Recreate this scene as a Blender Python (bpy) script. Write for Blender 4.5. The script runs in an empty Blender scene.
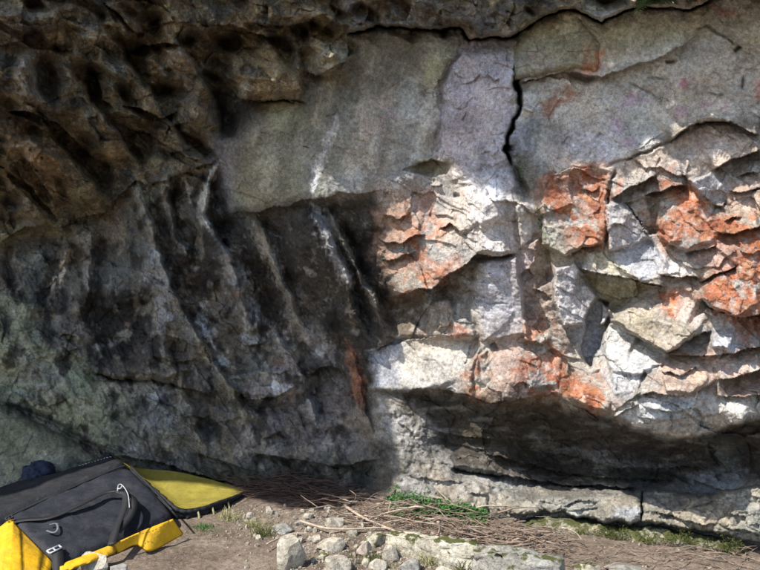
import bpy, bmesh, math, random
import numpy as np
from mathutils import Vector, Matrix

random.seed(7)
RNG = np.random.default_rng(11)
SC = bpy.context.scene
COL = SC.collection

# ------------------------------------------------------------------ camera model (photo pixels -> metres)
F, CX, CY, CAMZ = 685.0, 380.0, 285.0, 1.5
def w(px, py, Y):
    return Vector(((px - CX) / F * Y, Y, CAMZ + (CY - py) / F * Y))
def g(px, py, z=0.0):                       # the point of height z seen at a photo pixel
    Y = (CAMZ - z) * F / (py - CY)
    return Vector(((px - CX) / F * Y, Y, z))

SUN = Vector((0.50, 0.40, -0.77)).normalized()     # direction the light travels

# ------------------------------------------------------------------ noise
_perm = np.random.default_rng(3).permutation(256)
_perm = np.concatenate([_perm, _perm, _perm])
_ang = np.random.default_rng(4).random(256) * 2 * np.pi
_gx, _gy = np.cos(_ang), np.sin(_ang)
def perlin(x, y, seed=0):
    x = x + seed * 17.31; y = y + seed * 9.77
    xi = np.floor(x).astype(np.int64); yi = np.floor(y).astype(np.int64)
    fx = x - xi; fy = y - yi
    u = fx * fx * fx * (fx * (fx * 6 - 15) + 10); v = fy * fy * fy * (fy * (fy * 6 - 15) + 10)
    def gr(ix, iy, dx, dy):
        h = _perm[(_perm[(ix & 255)] + (iy & 255)) & 511]
        return _gx[h] * dx + _gy[h] * dy
    a = gr(xi, yi, fx, fy); b = gr(xi + 1, yi, fx - 1, fy)
    c = gr(xi, yi + 1, fx, fy - 1); d = gr(xi + 1, yi + 1, fx - 1, fy - 1)
    return (a + (b - a) * u + ((c + (d - c) * u) - (a + (b - a) * u)) * v) * 1.45
def fbm(x, y, seed=0, octs=4, gain=0.5):
    r = 0; a = 1.0; s = 1.0; n = 0
    for k in range(octs):
        r = r + a * perlin(x * s, y * s, seed + k * 3); n += a; a *= gain; s *= 2.03
    return r / n
def ridged(x, y, seed=0, octs=4):
    r = 0; a = 1.0; s = 1.0; n = 0
    for k in range(octs):
        r = r + a * (1 - np.abs(perlin(x * s, y * s, seed + k * 5)) * 1.6); n += a; a *= 0.5; s *= 2.1
    return r / n
def _h(ix, iy, k):
    n = (ix * 374761393 + iy * 668265263 + k * 974634773) & 0x7fffffff
    n = ((n ^ (n >> 13)) * 1274126177) & 0x7fffffff
    return ((n ^ (n >> 16)) & 0xffff) / 65535.0
def facets(x, y, seed=0, tilt=0.5, off=0.5):
    """broken-rock relief: every cell of a Voronoi pattern is a tilted plane; returns height and distance to the next cell"""
    xi = np.floor(x).astype(np.int64); yi = np.floor(y).astype(np.int64)
    b1 = np.full(x.shape, 9.0); b2 = np.full(x.shape, 9.0); h = np.zeros(x.shape)
    for dx in (-1, 0, 1):
        for dy in (-1, 0, 1):
            cx = xi + dx; cy = yi + dy
            px = cx + 0.15 + 0.7 * _h(cx, cy, seed * 7 + 1); py = cy + 0.15 + 0.7 * _h(cx, cy, seed * 7 + 2)
            rx = x - px; ry = y - py
            d = rx * rx + ry * ry
            hh = (_h(cx, cy, seed * 7 + 3) - .5) * 2 * off + tilt * (2 * (_h(cx, cy, seed * 7 + 4) - .5) * rx + 2 * (_h(cx, cy, seed * 7 + 5) - .5) * ry)
            near = d < b1
            b2 = np.where(near, b1, np.minimum(b2, d))
            h = np.where(near, hh, h); b1 = np.where(near, d, b1)
    return h, np.sqrt(b2) - np.sqrt(b1)
def sstep(a, b, x):
    t = np.clip((x - a) / (b - a), 0, 1)
    return t * t * (3 - 2 * t)

# ------------------------------------------------------------------ polyline / polygon distance
def seg_field(x, y, pts):
    """distance to a polyline, side (+ on its right when walked in +x, i.e. below), arc position, length"""
    best = np.full(x.shape, 1e9); side = np.ones(x.shape); arc = np.zeros(x.shape); L = 0.0
    for (ax, ay), (bx, by) in zip(pts[:-1], pts[1:]):
        dx, dy = bx - ax, by - ay; l = math.hypot(dx, dy) + 1e-9
        t = np.clip(((x - ax) * dx + (y - ay) * dy) / (l * l), 0, 1)
        qx = x - (ax + t * dx); qy = y - (ay + t * dy)
        d = np.hypot(qx, qy)
        m = d < best
        best = np.where(m, d, best)
        side = np.where(m, np.sign(dx * (y - ay) - dy * (x - ax)), side)
        arc = np.where(m, L + t * l, arc); L += l
    return best, side, arc, L
def poly_sd(x, y, pts):
    """signed distance to a polygon, positive inside"""
    inside = np.zeros(x.shape, bool); best = np.full(x.shape, 1e9)
    n = len(pts)
    for i in range(n):
        ax, ay = pts[i]; bx, by = pts[(i + 1) % n]
        dx, dy = bx - ax, by - ay; l2 = dx * dx + dy * dy + 1e-9
        t = np.clip(((x - ax) * dx + (y - ay) * dy) / l2, 0, 1)
        best = np.minimum(best, np.hypot(x - ax - t * dx, y - ay - t * dy))
        if ay != by:
            c = ((ay > y) != (by > y)) & (x < (bx - ax) * (y - ay) / (by - ay) + ax)
            inside ^= c
    return np.where(inside, best, -best)
class Field:
    """relief (metres along the view axis) and rock colour, carved feature by feature"""
    def __init__(s, X, Y):
        s.shape = X.shape
        s.X, s.Y = X, Y
        wx = fbm(X / 16, Y / 16, 31, 4, .6) * 3.6; wy = fbm(X / 16, Y / 16, 47, 4, .6) * 3.6; s.k = 1.0
        s.x, s.y = X + wx, Y + wy
        s.D = np.zeros(X.shape); s.C = np.zeros(X.shape + (3,))
        s.n1 = fbm(X / 9, Y / 9, 5, 4); s.n3 = fbm(X / 3.2, Y / 7, 6, 4, .6); s.n2 = fbm(X / 30, Y / 30, 8, 5); s.w1 = fbm(X / 45, Y / 45, 12, 3); s.w2 = fbm(X / 45, Y / 45, 14, 3)
        s.bump = np.ones(X.shape)
    def box(s, pts, pad):
        xs = [p[0] for p in pts]; ys = [p[1] for p in pts]
        c0 = np.searchsorted(s.X[0], min(xs) - pad); c1 = np.searchsorted(s.X[0], max(xs) + pad)
        r0 = np.searchsorted(s.Y[:, 0], min(ys) - pad); r1 = np.searchsorted(s.Y[:, 0], max(ys) + pad)
        return (slice(r0, max(r1, r0)), slice(c0, max(c1, c0)))
    def ledge(s, pts, a_up, a_dn, up=25, dn=25, taper=None):
        b = s.box(pts, 4 * max(up, dn) + 8)
        if s.x[b].size == 0: return
        d, sd, arc, L = seg_field(s.x[b], s.y[b], pts)
        tp = taper or min(0.25 * L, 20)
        k = sstep(0, 1, np.minimum(arc, L - arc) / tp)
        s.D[b] += s.k * k * np.where(sd < 0, -a_up * np.exp(-d / up), a_dn * np.exp(-d / dn))
    def crack(s, pts, wd, depth):
        b = s.box(pts, 4 * wd + 10)
        if s.x[b].size == 0: return
        d, sd, arc, L = seg_field(s.x[b], s.y[b], pts)
        k = sstep(0, 1, np.minimum(arc, L - arc) / min(.3 * L, 12))
        s.D[b] += k * depth * np.exp(-(d / wd) ** 2)
    def rib(s, pts, wd, amp):
        s.crack(pts, wd, -amp)
    def facet(s, pts, off=0.0, gx=0.0, gy=0.0, soft=2.0):
        """a flat broken face: moved by off (minus = towards the viewer), tilted by gx, gy metres per 100 px"""
        b = s.box(pts, 14)
        if s.x[b].size == 0: return
        cx = sum(p[0] for p in pts) / len(pts); cy = sum(p[1] for p in pts) / len(pts)
        m = sstep(-soft, soft, poly_sd(s.x[b], s.y[b], pts))
        s.D[b] += m * (off + gx * (s.x[b] - cx) / 100 + gy * (s.y[b] - cy) / 100)
    def mask(s, pts, soft=10, noise=0.5):
        m = np.zeros(s.shape); b = s.box(pts, soft * 3 + 10)
        if s.x[b].size == 0: return m
        m[b] = sstep(-soft, soft, poly_sd(s.x[b], s.y[b], pts) + noise * soft * 2.2 * s.n2[b])
        return m
    def _mix(s, b, m, col):
        s.C[b] = s.C[b] * (1 - m[..., None]) + np.array(col) * m[..., None]
    def paint(s, pts, col, soft=6, k=1.0, patch=0.0):
        """a patch of rock colour with an uneven edge; patch > 0 breaks it up"""
        b = s.box(pts, soft * 3 + 12)
        if s.x[b].size == 0: return
        m = sstep(-soft, soft, poly_sd(s.x[b], s.y[b], pts) + soft * (1.6 * s.n2[b] + 1.1 * s.n1[b]))
        if patch: m = m * sstep(-.25, .25, s.n2[b] * 1.2 + s.n1[b] + (0.5 - patch) * .9)
        s._mix(b, m * k, col)
    def stroke(s, pts, wd, col, k=1.0, patch=0.3):
        b = s.box(pts, wd * 3 + 10)
        if s.x[b].size == 0: return
        d, sd, arc, L = seg_field(s.x[b], s.y[b], pts)
        fr = np.minimum(arc, L - arc) / min(.4 * L, 16)
        q = d / (wd * 1.7) + 1.3 * s.n3[b] + .8 * s.n1[b] + .9 * (1 - np.clip(fr, 0, 1))
        m = sstep(1.25, .35, q) * (1 - patch + patch * sstep(-.3, .3, s.n1[b] + s.n3[b]))
        s._mix(b, np.clip(m * k, 0, 1), col)
    def flute(s, pts, back, fwd, wr=20, wl=28, taper=18):
        """a water-worn fold: walked downwards, the rock to its right drops back sharply, to its left it swells forward"""
        b = s.box(pts, 120)
        if s.x[b].size == 0: return
        x, y = s.x[b] + s.w1[b] * 10, s.y[b] + s.w2[b] * 6
        d, sd, arc, L = seg_field(x, y, pts)
        k = sstep(0, 1, np.minimum(arc, L - arc) / (.2 * L)) * (.7 + .5 * sstep(-.35, .35, s.n2[b]))
        e = 1.9 * (1 - np.exp(-(d / 1.6) ** 2))
        s.D[b] += k * e * np.where(sd < 0, back * np.exp(-d / wr), -fwd * np.exp(-d / wl))

# ------------------------------------------------------------------ mesh helpers
def np_mesh(name, co, quads, col=None, smooth=True):
    me = bpy.data.meshes.new(name)
    n, m = len(co), len(quads)
    me.vertices.add(n); me.vertices.foreach_set('co', np.ascontiguousarray(co, np.float32).ravel())
    me.loops.add(m * 4); me.loops.foreach_set('vertex_index', np.ascontiguousarray(quads, np.int32).ravel())
    me.polygons.add(m)
    me.polygons.foreach_set('loop_start', np.arange(0, m * 4, 4, dtype=np.int32))
    me.polygons.foreach_set('loop_total', np.full(m, 4, np.int32))
    me.polygons.foreach_set('use_smooth', np.full(m, smooth, bool))
    if col is not None:
        at = me.attributes.new('rock_colour', 'FLOAT_COLOR', 'POINT')
        at.data.foreach_set('color', np.concatenate([col, np.ones((n, 1))], 1).astype(np.float32).ravel())
    me.update(calc_edges=True)
    return me
def sub_mesh(name, co, quads, keep, col):
    q = quads[keep]; used = np.unique(q); re = np.zeros(len(co), np.int64); re[used] = np.arange(len(used))
    return np_mesh(name, co[used], re[q], col[used])
def link(name, me, mat=None, parent=None):
    o = bpy.data.objects.new(name, me); COL.objects.link(o)
    if mat is not None: me.materials.append(mat)
    if parent is not None: o.parent = parent
    return o
def tag(o, label=None, cat=None, group=None, kind=None):
    if label: o['label'] = label
    if cat: o['category'] = cat
    if group: o['group'] = group
    if kind: o['kind'] = kind
    return o
def empty(name, loc):
    o = bpy.data.objects.new(name, None); o.location = loc; COL.objects.link(o); o.empty_display_size = .1
    return o
def grid_quads(nr, nc):
    i = np.arange(nr * nc).reshape(nr, nc)
    return np.stack([i[:-1, :-1], i[1:, :-1], i[1:, 1:], i[:-1, 1:]], -1).reshape(-1, 4)

# ------------------------------------------------------------------ materials
def new_mat(name):
    m = bpy.data.materials.new(name); m.use_nodes = True
    nt = m.node_tree; b = nt.nodes['Principled BSDF']
    return m, nt, b
def N(nt, t, **kw):
    n = nt.nodes.new(t)
    for k, v in kw.items(): setattr(n, k, v)
    return n
def noise(nt, co, scale, detail=6, rough=.6, dist=0):
    n = N(nt, 'ShaderNodeTexNoise'); n.inputs['Scale'].default_value = scale; n.inputs['Detail'].default_value = detail
    n.inputs['Roughness'].default_value = rough; n.inputs['Distortion'].default_value = dist
    nt.links.new(co, n.inputs['Vector']); return n.outputs['Fac']
def ramp(nt, fac, stops):
    r = N(nt, 'ShaderNodeValToRGB'); e = r.color_ramp.elements
    e[0].position, e[0].color = stops[0][0], stops[0][1] + (1,); e[1].position, e[1].color = stops[-1][0], stops[-1][1] + (1,)
    for p, c in stops[1:-1]:
        x = e.new(p); x.color = c + (1,)
    nt.links.new(fac, r.inputs[0]); return r.outputs[0]
def mul(nt, a, b, fac=1.0, mode='MULTIPLY'):
    m = N(nt, 'ShaderNodeMix', data_type='RGBA', blend_type=mode); m.inputs[0].default_value = fac
    nt.links.new(a, m.inputs[6]); nt.links.new(b, m.inputs[7]); return m.outputs[2]
def bumps(nt, b, items):
    prev = None
    for h, dist, st in items:
        n = N(nt, 'ShaderNodeBump'); n.inputs['Distance'].default_value = dist; n.inputs['Strength'].default_value = st
        nt.links.new(h, n.inputs['Height'])
        if prev is not None: nt.links.new(prev, n.inputs['Normal'])
        prev = n.outputs['Normal']
    nt.links.new(prev, b.inputs['Normal'])
def rock_material(name, attr=True, base=(.3, .28, .25), bump=1.0, moss=0.0, contrast=1.0):
    m, nt, b = new_mat(name)
    co = N(nt, 'ShaderNodeTexCoord').outputs['Object']
    if attr:
        a = N(nt, 'ShaderNodeAttribute', attribute_name='rock_colour'); c = a.outputs['Color']
    else:
        r = N(nt, 'ShaderNodeRGB'); r.outputs[0].default_value = base + (1,); c = r.outputs[0]
    lo = 1 - .38 * contrast; hi = 1 + .42 * contrast
    c = mul(nt, c, ramp(nt, noise(nt, co, 7, 8, .65, .4), [(.32, (lo,) * 3), (.68, (hi,) * 3)]))
    c = mul(nt, c, ramp(nt, noise(nt, co, 46, 6, .7), [(.36, (1 - .34 * contrast,) * 3), (.66, (1 + .34 * contrast,) * 3)]))
    c = mul(nt, c, ramp(nt, noise(nt, co, 3.1, 4, .6), [(.35, (1.06, .98, .9)), (.65, (.95, 1.0, 1.07))]))
    sp = noise(nt, co, 130, 3, .6)
    c = mul(nt, c, ramp(nt, sp, [(.34, (.62,) * 3), (.45, (1.0,) * 3), (.62, (1.0,) * 3), (.72, (1.35,) * 3)]))
    wn = N(nt, 'ShaderNodeTexNoise'); wn.inputs['Scale'].default_value = 6; wn.inputs['Detail'].default_value = 5; nt.links.new(co, wn.inputs['Vector'])
    wv = N(nt, 'ShaderNodeVectorMath', operation='MULTIPLY_ADD'); wv.inputs[1].default_value = (.34, .34, .34); nt.links.new(wn.outputs['Color'], wv.inputs[0]); nt.links.new(co, wv.inputs[2])
    vc = N(nt, 'ShaderNodeTexVoronoi', feature='DISTANCE_TO_EDGE'); vc.inputs['Scale'].default_value = 5.5; nt.links.new(wv.outputs[0], vc.inputs['Vector'])
    ck = N(nt, 'ShaderNodeMath', operation='ADD'); cm = ramp(nt, noise(nt, co, 2.7, 4, .6), [(.42, (0, 0, 0)), (.60, (.12, .12, .12))]); nt.links.new(vc.outputs['Distance'], ck.inputs[0]); nt.links.new(cm, ck.inputs[1])
    crk = ramp(nt, ck.outputs[0], [(.0, (.28,) * 3), (.012, (.75,) * 3), (.022, (1.0,) * 3)]); c = mul(nt, c, crk)
    pv = N(nt, 'ShaderNodeTexVoronoi'); pv.inputs['Scale'].default_value = 48; nt.links.new(wv.outputs[0], pv.inputs['Vector'])
    pm = N(nt, 'ShaderNodeMath', operation='ADD'); pn = ramp(nt, noise(nt, co, 5, 4, .6), [(.44, (.5, .5, .5)), (.62, (0, 0, 0))]); nt.links.new(pv.outputs['Distance'], pm.inputs[0]); nt.links.new(pn, pm.inputs[1])
    pit = ramp(nt, pm.outputs[0], [(.10, (.42,) * 3), (.24, (1.0,) * 3)]); c = mul(nt, c, pit)
    if moss:
        gm = N(nt, 'ShaderNodeNewGeometry'); sx = N(nt, 'ShaderNodeSeparateXYZ'); nt.links.new(gm.outputs['Normal'], sx.inputs[0])
        ad = N(nt, 'ShaderNodeMath', operation='ADD'); nt.links.new(noise(nt, co, 16, 5, .6), ad.inputs[0]); 
        ml = N(nt, 'ShaderNodeMath', operation='MULTIPLY'); ml.inputs[1].default_value = .12; nt.links.new(sx.outputs[2], ml.inputs[0]); nt.links.new(ml.outputs[0], ad.inputs[1])
        fr = ramp(nt, ad.outputs[0], [(.62 - moss * .2, (0, 0, 0)), (.70 - moss * .2, (1, 1, 1))])
        mx = N(nt, 'ShaderNodeMix', data_type='RGBA'); nt.links.new(fr, mx.inputs[0]); nt.links.new(c, mx.inputs[6]); mx.inputs[7].default_value = (.075, .08, .026, 1)
        c = mx.outputs[2]
    nt.links.new(c, b.inputs['Base Color'])
    b.inputs['Roughness'].default_value = .85; b.inputs['Specular IOR Level'].default_value = .25
    bumps(nt, b, [(pit, .005 * bump, .5), (noise(nt, co, 14, 8, .68, .3), .026 * bump, .5), (noise(nt, co, 60, 5, .7), .012 * bump, .7), (noise(nt, co, 210, 4, .6), .004 * bump, .6)])
    return m
def simple_mat(name, base, var=.25, scale=20, rough=.7, bump=0.0, bscale=200, spec=.3, hue=None):
    m, nt, b = new_mat(name)
    co = N(nt, 'ShaderNodeTexCoord').outputs['Object']
    r = N(nt, 'ShaderNodeRGB'); r.outputs[0].default_value = base + (1,)
    c = mul(nt, r.outputs[0], ramp(nt, noise(nt, co, scale, 6, .65), [(.3, (1 - var,) * 3), (.7, (1 + var,) * 3)]))
    if hue: c = mul(nt, c, ramp(nt, noise(nt, co, scale * .4, 3, .5), [(.35, hue[0]), (.65, hue[1])]))
    nt.links.new(c, b.inputs['Base Color']); b.inputs['Roughness'].default_value = rough
    b.inputs['Specular IOR Level'].default_value = spec
    if bump: bumps(nt, b, [(noise(nt, co, bscale, 5, .6), bump, .6)])
    return m

M_ROCK = rock_material('limestone')
M_ROOF = rock_material('brown_limestone', contrast=1.35, bump=1.3)

# ------------------------------------------------------------------ rock colours (daylight albedo)
GREY = (.30, .285, .265); WARM = (.36, .325, .28); PALE = (.50, .475, .44); WHITE = (.62, .60, .56); LILAC = (.285, .265, .285)
RUST = (.37, .135, .066); RUSTD = (.26, .085, .05); PINK = (.42, .29, .235); OLIVE = (.175, .165, .105); DKOL = (.10, .092, .062)
BLACK = (.035, .032, .029); CHAR = (.07, .065, .06); BROWN = (.155, .125, .075); OCHRE = (.34, .275, .165); LICHEN = (.22, .235, .16); SLATE = (.19, .19, .20)
BLUE = (.40, .43, .48); STONE = (.19, .18, .155)

# ------------------------------------------------------------------ the cliff: base form
def plane_Y(px):
    return 1.0 / (0.2 + (np.clip(px, -300, 1000) - 250) * 0.000115)
CTRL = [(-260,-110,-3.2),(-260,60,-2.7),(-260,180,-2.0),(-260,300,-1.3),(-260,450,-1.0),(-260,630,-1.0),
 (0,-110,-2.2),(0,0,-2.2),(0,100,-1.95),(0,200,-1.25),(0,255,-.75),(0,300,-.75),(20,350,-.8),(0,400,-.7),(0,500,-.55),(0,630,-.5),
 (100,-110,-1.85),(100,0,-1.6),(100,100,-1.25),(100,180,-.85),(100,225,-.45),(50,265,-.5),(100,290,-.35),(100,350,-.35),(100,430,-.45),(150,470,-.25),
 (200,-110,-1.4),(200,0,-1.18),(200,60,-.95),(195,120,-.85),(190,165,-.6),(150,250,-.4),(200,260,-.35),(180,350,-.15),(200,430,-.05),(230,480,.05),(200,630,.05),
 (320,-110,-1.0),(320,0,-.8),(320,25,-.75),(240,110,-.62),(280,70,-.6),(400,55,-.5),(250,205,-.55),(300,195,-.5),(400,185,-.33),(330,120,-.52),
 (300,300,-.15),(235,300,-.2),(350,390,.12),(300,400,.1),(300,470,.15),(365,470,.2),(345,300,-.1),(330,630,.2),
 (430,-110,-.8),(430,0,-.65),(430,24,-.58),(470,60,-.42),(480,170,-.3),(560,-110,-.8),(560,-5,-.65),(560,45,-.5),(640,100,-.36),(740,60,-.42),(740,120,-.3),(560,150,-.32),
 (740,-10,-.6),(760,-110,-.8),(1000,-110,-.8),(1000,60,-.5),(1000,200,-.35),(1000,300,-.35),(1000,430,0),(1000,540,-.1),(1000,630,0),
 (420,200,-.22),(460,245,-.3),(505,230,-.25),(600,220,-.27),(700,240,-.32),(750,300,-.33),(640,330,-.2),(600,370,-.18),(740,380,-.25),(500,340,-.1),(420,365,.08),(375,370,.14),
 (500,392,-.19),(600,405,-.28),(660,420,-.32),(740,415,-.25),
 (400,440,.08),(450,440,.28),(560,445,.50),(660,460,.50),(740,455,.30),(560,478,.42),(400,485,.02),(480,495,.0),(560,515,.1),(650,515,.1),(740,520,.05),(650,545,.15),(740,545,.1),(560,545,.15),(600,630,.2),(760,630,.15),(450,630,.1)]
def rbf(ctrl, X, Y, smooth=1e-4):
    P = np.array([(c[0], c[1]) for c in ctrl], float) / 100; V = np.array([c[2] for c in ctrl], float)
    def phi(r): return np.where(r > 1e-9, r * r * np.log(np.maximum(r, 1e-9)), 0)
    n = len(P); K = phi(np.hypot(P[:, None, 0] - P[None, :, 0], P[:, None, 1] - P[None, :, 1])) + np.eye(n) * smooth * 30
    Q = np.concatenate([np.ones((n, 1)), P], 1); A = np.block([[K, Q], [Q.T, np.zeros((3, 3))]])
    sol = np.linalg.solve(A, np.concatenate([V, np.zeros(3)]))
    x = X[0] / 100; y = Y[:, 0] / 100
    gx = np.linspace(x[0], x[-1], 190); gy = np.linspace(y[0], y[-1], 140)
    GX, GY = np.meshgrid(gx, gy); R = sol[n] + sol[n + 1] * GX + sol[n + 2] * GY
    for i in range(n): R = R + sol[i] * phi(np.hypot(GX - P[i, 0], GY - P[i, 1]))
    ix = np.clip((x - gx[0]) / (gx[1] - gx[0]), 0, 188.999); iy = np.clip((y - gy[0]) / (gy[1] - gy[0]), 0, 138.999)
    i0 = ix.astype(int); j0 = iy.astype(int); fx = (ix - i0)[None, :]; fy = (iy - j0)[:, None]
    a = R[j0][:, i0]; b = R[j0][:, i0 + 1]; c = R[j0 + 1][:, i0]; d = R[j0 + 1][:, i0 + 1]
    return (a * (1 - fx) + b * fx) * (1 - fy) + (c * (1 - fx) + d * fx) * fy

def axis(a0, a1, lo, hi, step):
    mid = np.arange(a0, a1 + 1e-6, step)
    def grow(L):
        v = []; s = step; t = 0
        while t < L: s = min(s * 1.06, 6); t += s; v.append(t)
        return np.array(v)
    l = grow(a0 - lo); h = grow(hi - a1)
    return np.concatenate([(a0 - l)[::-1], mid, a1 + h])
STEP = 0.8
ax_x = axis(-4, 764, -260, 1010, STEP); ax_y = axis(-4, 560, -110, 630, STEP)
X, Y = np.meshgrid(ax_x, ax_y)
f = Field(X, Y)
f.D = plane_Y(X) + rbf(CTRL, X, Y)

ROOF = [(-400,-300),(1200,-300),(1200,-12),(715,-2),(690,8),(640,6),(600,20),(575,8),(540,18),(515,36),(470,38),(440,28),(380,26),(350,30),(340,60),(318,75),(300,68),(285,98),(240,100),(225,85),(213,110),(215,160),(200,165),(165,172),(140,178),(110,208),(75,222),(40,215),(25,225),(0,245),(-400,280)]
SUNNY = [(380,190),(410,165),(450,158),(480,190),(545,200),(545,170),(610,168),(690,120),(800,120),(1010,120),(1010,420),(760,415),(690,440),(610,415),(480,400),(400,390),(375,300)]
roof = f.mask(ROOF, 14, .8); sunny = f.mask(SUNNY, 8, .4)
DARKC = [(225,215),(300,200),(375,192),(395,250),(390,320),(370,420),(330,400),(290,340),(250,300)]
SLABB = [(225,90),(300,75),(345,30),(440,30),(455,60),(440,120),(420,160),(390,190),(300,198),(230,212),(215,180)]
PILLAR = [(452,50),(470,38),(512,36),(520,60),(512,100),(520,110),(505,150),(515,200),(480,200),(440,160),(438,120),(445,80)]
EFACE = [(512,40),(575,8),(760,-10),(1010,-10),(1010,120),(760,118),(690,122),(610,168),(540,172),(515,140)]
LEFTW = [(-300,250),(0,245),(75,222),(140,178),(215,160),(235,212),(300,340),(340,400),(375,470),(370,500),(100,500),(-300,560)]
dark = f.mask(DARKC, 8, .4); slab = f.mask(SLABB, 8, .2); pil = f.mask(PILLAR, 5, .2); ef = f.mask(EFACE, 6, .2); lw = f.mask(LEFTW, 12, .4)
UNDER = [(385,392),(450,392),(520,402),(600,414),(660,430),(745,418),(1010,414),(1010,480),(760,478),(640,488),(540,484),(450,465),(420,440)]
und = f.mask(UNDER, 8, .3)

ROOF_LUMPS = [(45,15,20,15,-.10),(90,40,18,13,-.12),(128,28,13,11,-.10),(105,78,15,12,-.10),(165,66,20,14,-.14),(120,110,15,10,-.10),(205,20,16,12,-.12),(245,64,16,13,-.10),(276,76,18,12,-.12),(330,58,14,12,-.10),(150,106,15,10,-.09),(40,165,30,20,-.12),(70,197,15,11,-.10),(88,190,13,15,-.09),(40,214,16,8,-.08),(260,12,22,10,-.10),(310,16,18,9,-.08),(190,118,16,14,-.08),
  (136,50,11,8,.22),(152,18,15,9,.22),(94,86,9,13,.2),(46,82,10,17,.16),(161,92,12,7,.18),(226,44,13,7,.16),(229,112,14,20,.15),(142,132,20,8,.18),(300,36,11,8,.16),(30,132,16,7,.16),(78,152,17,6,.18),(214,66,9,11,.16),(120,55,9,6,.14),(15,60,9,14,.12),(60,48,12,6,.14),(185,40,10,7,.16),(110,165,14,6,.16),(12,200,12,8,.14)]
# --- colours, broad to fine
f.C[:] = STONE
def fill(m, c): f.C[:] = f.C * (1 - m[..., None]) + np.array(c) * m[..., None]
fill(lw, (.14, .132, .115)); fill(slab, (.19, .185, .155)); fill(pil, (.315, .295, .31)); fill(ef, (.33, .315, .28)); fill(sunny, (.355, .33, .295)); fill(und, (.055, .047, .038)); fill(dark, (.075, .068, .058)); fill(roof, BROWN)  # undercut base: brown-black staining with part of its shade in the colour

# --- big carved features ------------------------------------------------------------
# the roof's edge over the wall
f.ledge([(345,34),(380,26),(410,28),(440,30),(460,26),(470,40),(500,37),(515,36),(540,19),(560,10),(575,9),(600,21),(625,11),(640,6),(690,9),(715,-2),(770,-12)], .14, .10, 30, 10, 8)
f.crack([(345,34),(380,26),(410,28),(440,30),(460,26),(470,40),(500,37),(515,36),(540,19),(560,10),(575,9),(600,21),(625,11),(640,6),(690,9),(715,-2)], 1.5, .20)
f.ledge([(225,84),(240,98),(262,101),(285,99),(305,108)], .12, .10, 25, 10); f.crack([(258,101),(285,99),(308,104)], 1.8, .12)
f.ledge([(300,70),(318,76),(345,62),(350,36)], .10, .08, 22, 12)
f.ledge([(240,22),(275,26),(300,24),(330,12)], .12, .10, 25, 14); f.ledge([(205,26),(230,24),(250,32),(285,40)], .1, .12, 20, 18)
f.ledge([(0,243),(25,226),(60,228),(75,220),(105,212),(135,180),(150,186),(200,166),(218,160)], .07, .05, 30, 16, 12)
f.ledge([(100,0),(120,14),(135,32),(150,30)], .16, .16, 30, 16); f.ledge([(125,52),(145,46),(165,42),(185,46)], .12, .16, 20, 16)
f.ledge([(85,68),(95,72),(103,100),(115,110)], .14, .14, 25, 14); f.ledge([(120,105),(140,108),(160,118),(180,112)], .12, .14, 22, 14)
f.ledge([(0,110),(30,112),(60,125),(85,150),(105,165)], .16, .14, 30, 16); f.ledge([(20,150),(40,180),(60,205)], .14, .12, 25, 12); f.ledge([(10,160),(30,188),(60,222)], .1, .1, 18, 10)
f.ledge([(115,125),(150,135),(175,150),(205,165)], .10, .14, 20, 14)
f.crack([(35,55),(45,70),(52,90),(45,105)], 12, .22); f.rib([(18,50),(30,95),(50,118),(62,108),(66,80)], 8, .10)
f.crack([(150,20),(158,30),(165,26)], 8, .2); f.crack([(225,80),(222,110),(228,140)], 12, .16); f.crack([(300,40),(308,20),(316,35)], 9, .15)
f.facet([(230,52),(280,45),(300,60),(302,92),(245,96),(228,80)], -.10, 0, -.1, 4); f.facet([(312,62),(335,44),(350,55),(345,72),(322,74)], -.08, 0, -.15, 3)
for cx, cy, rx, ry, am in ROOF_LUMPS:
    e_ = np.exp(-(((f.x - cx) / rx) ** 2 + ((f.y - cy) / ry) ** 2)); f.D += am * e_
# slab B: lower edge, over the dark pocket-marked face
f.ledge([(222,222),(240,212),(258,213),(275,206),(290,207),(300,200),(325,198),(340,192),(360,194),(395,188)], .035, .04, 25, 36, 45)
f.crack([(436,145),(444,110),(443,85),(452,66),(466,48)], 4, .05)
f.ledge([(470,44),(455,62),(446,82),(440,110)], .06, .02, 10, 14)
for P in ([(255,208),(268,240),(282,272),(300,305)], [(310,199),(320,218),(331,242),(342,268),(354,292)], [(326,205),(338,236),(352,256),(365,285),(381,312),(383,338)]):
    f.rib(P, 5, .05)
for P, bk, fw in (([(72,238),(65,262),(58,284),(53,302),(55,320)], .10, .05), ([(134,172),(148,212),(162,250),(172,285),(190,322),(214,356),(238,396),(252,428)], .13, .09), ([(220,160),(208,183),(204,212),(221,243),(237,272),(250,312),(254,338)], .15, .09),
        ([(248,210),(265,238),(281,270),(299,308),(312,340)], .09, .05), ([(308,198),(330,240),(352,288),(366,326),(372,345)], .10, .05), ([(326,202),(350,252),(380,310),(384,340)], .08, .05), ([(98,222),(95,258),(90,290),(78,330)], .08, .06),
        ([(172,168),(170,200),(180,236),(200,262)], .08, .06), ([(270,318),(290,350),(310,392),(322,430)], .06, .04), ([(160,335),(178,370),(196,412),(206,450)], .06, .05),
        ([(18,98),(48,128),(82,168),(110,204)], .14, .09), ([(62,58),(92,98),(120,138),(146,178)], .14, .09), ([(104,24),(132,66),(160,112),(188,140),(214,160)], .12, .09), ([(170,30),(192,62),(212,100),(220,140)], .10, .08), ([(2,170),(34,198),(58,224)], .1, .07)):
    f.flute(P, bk, fw)
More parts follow.
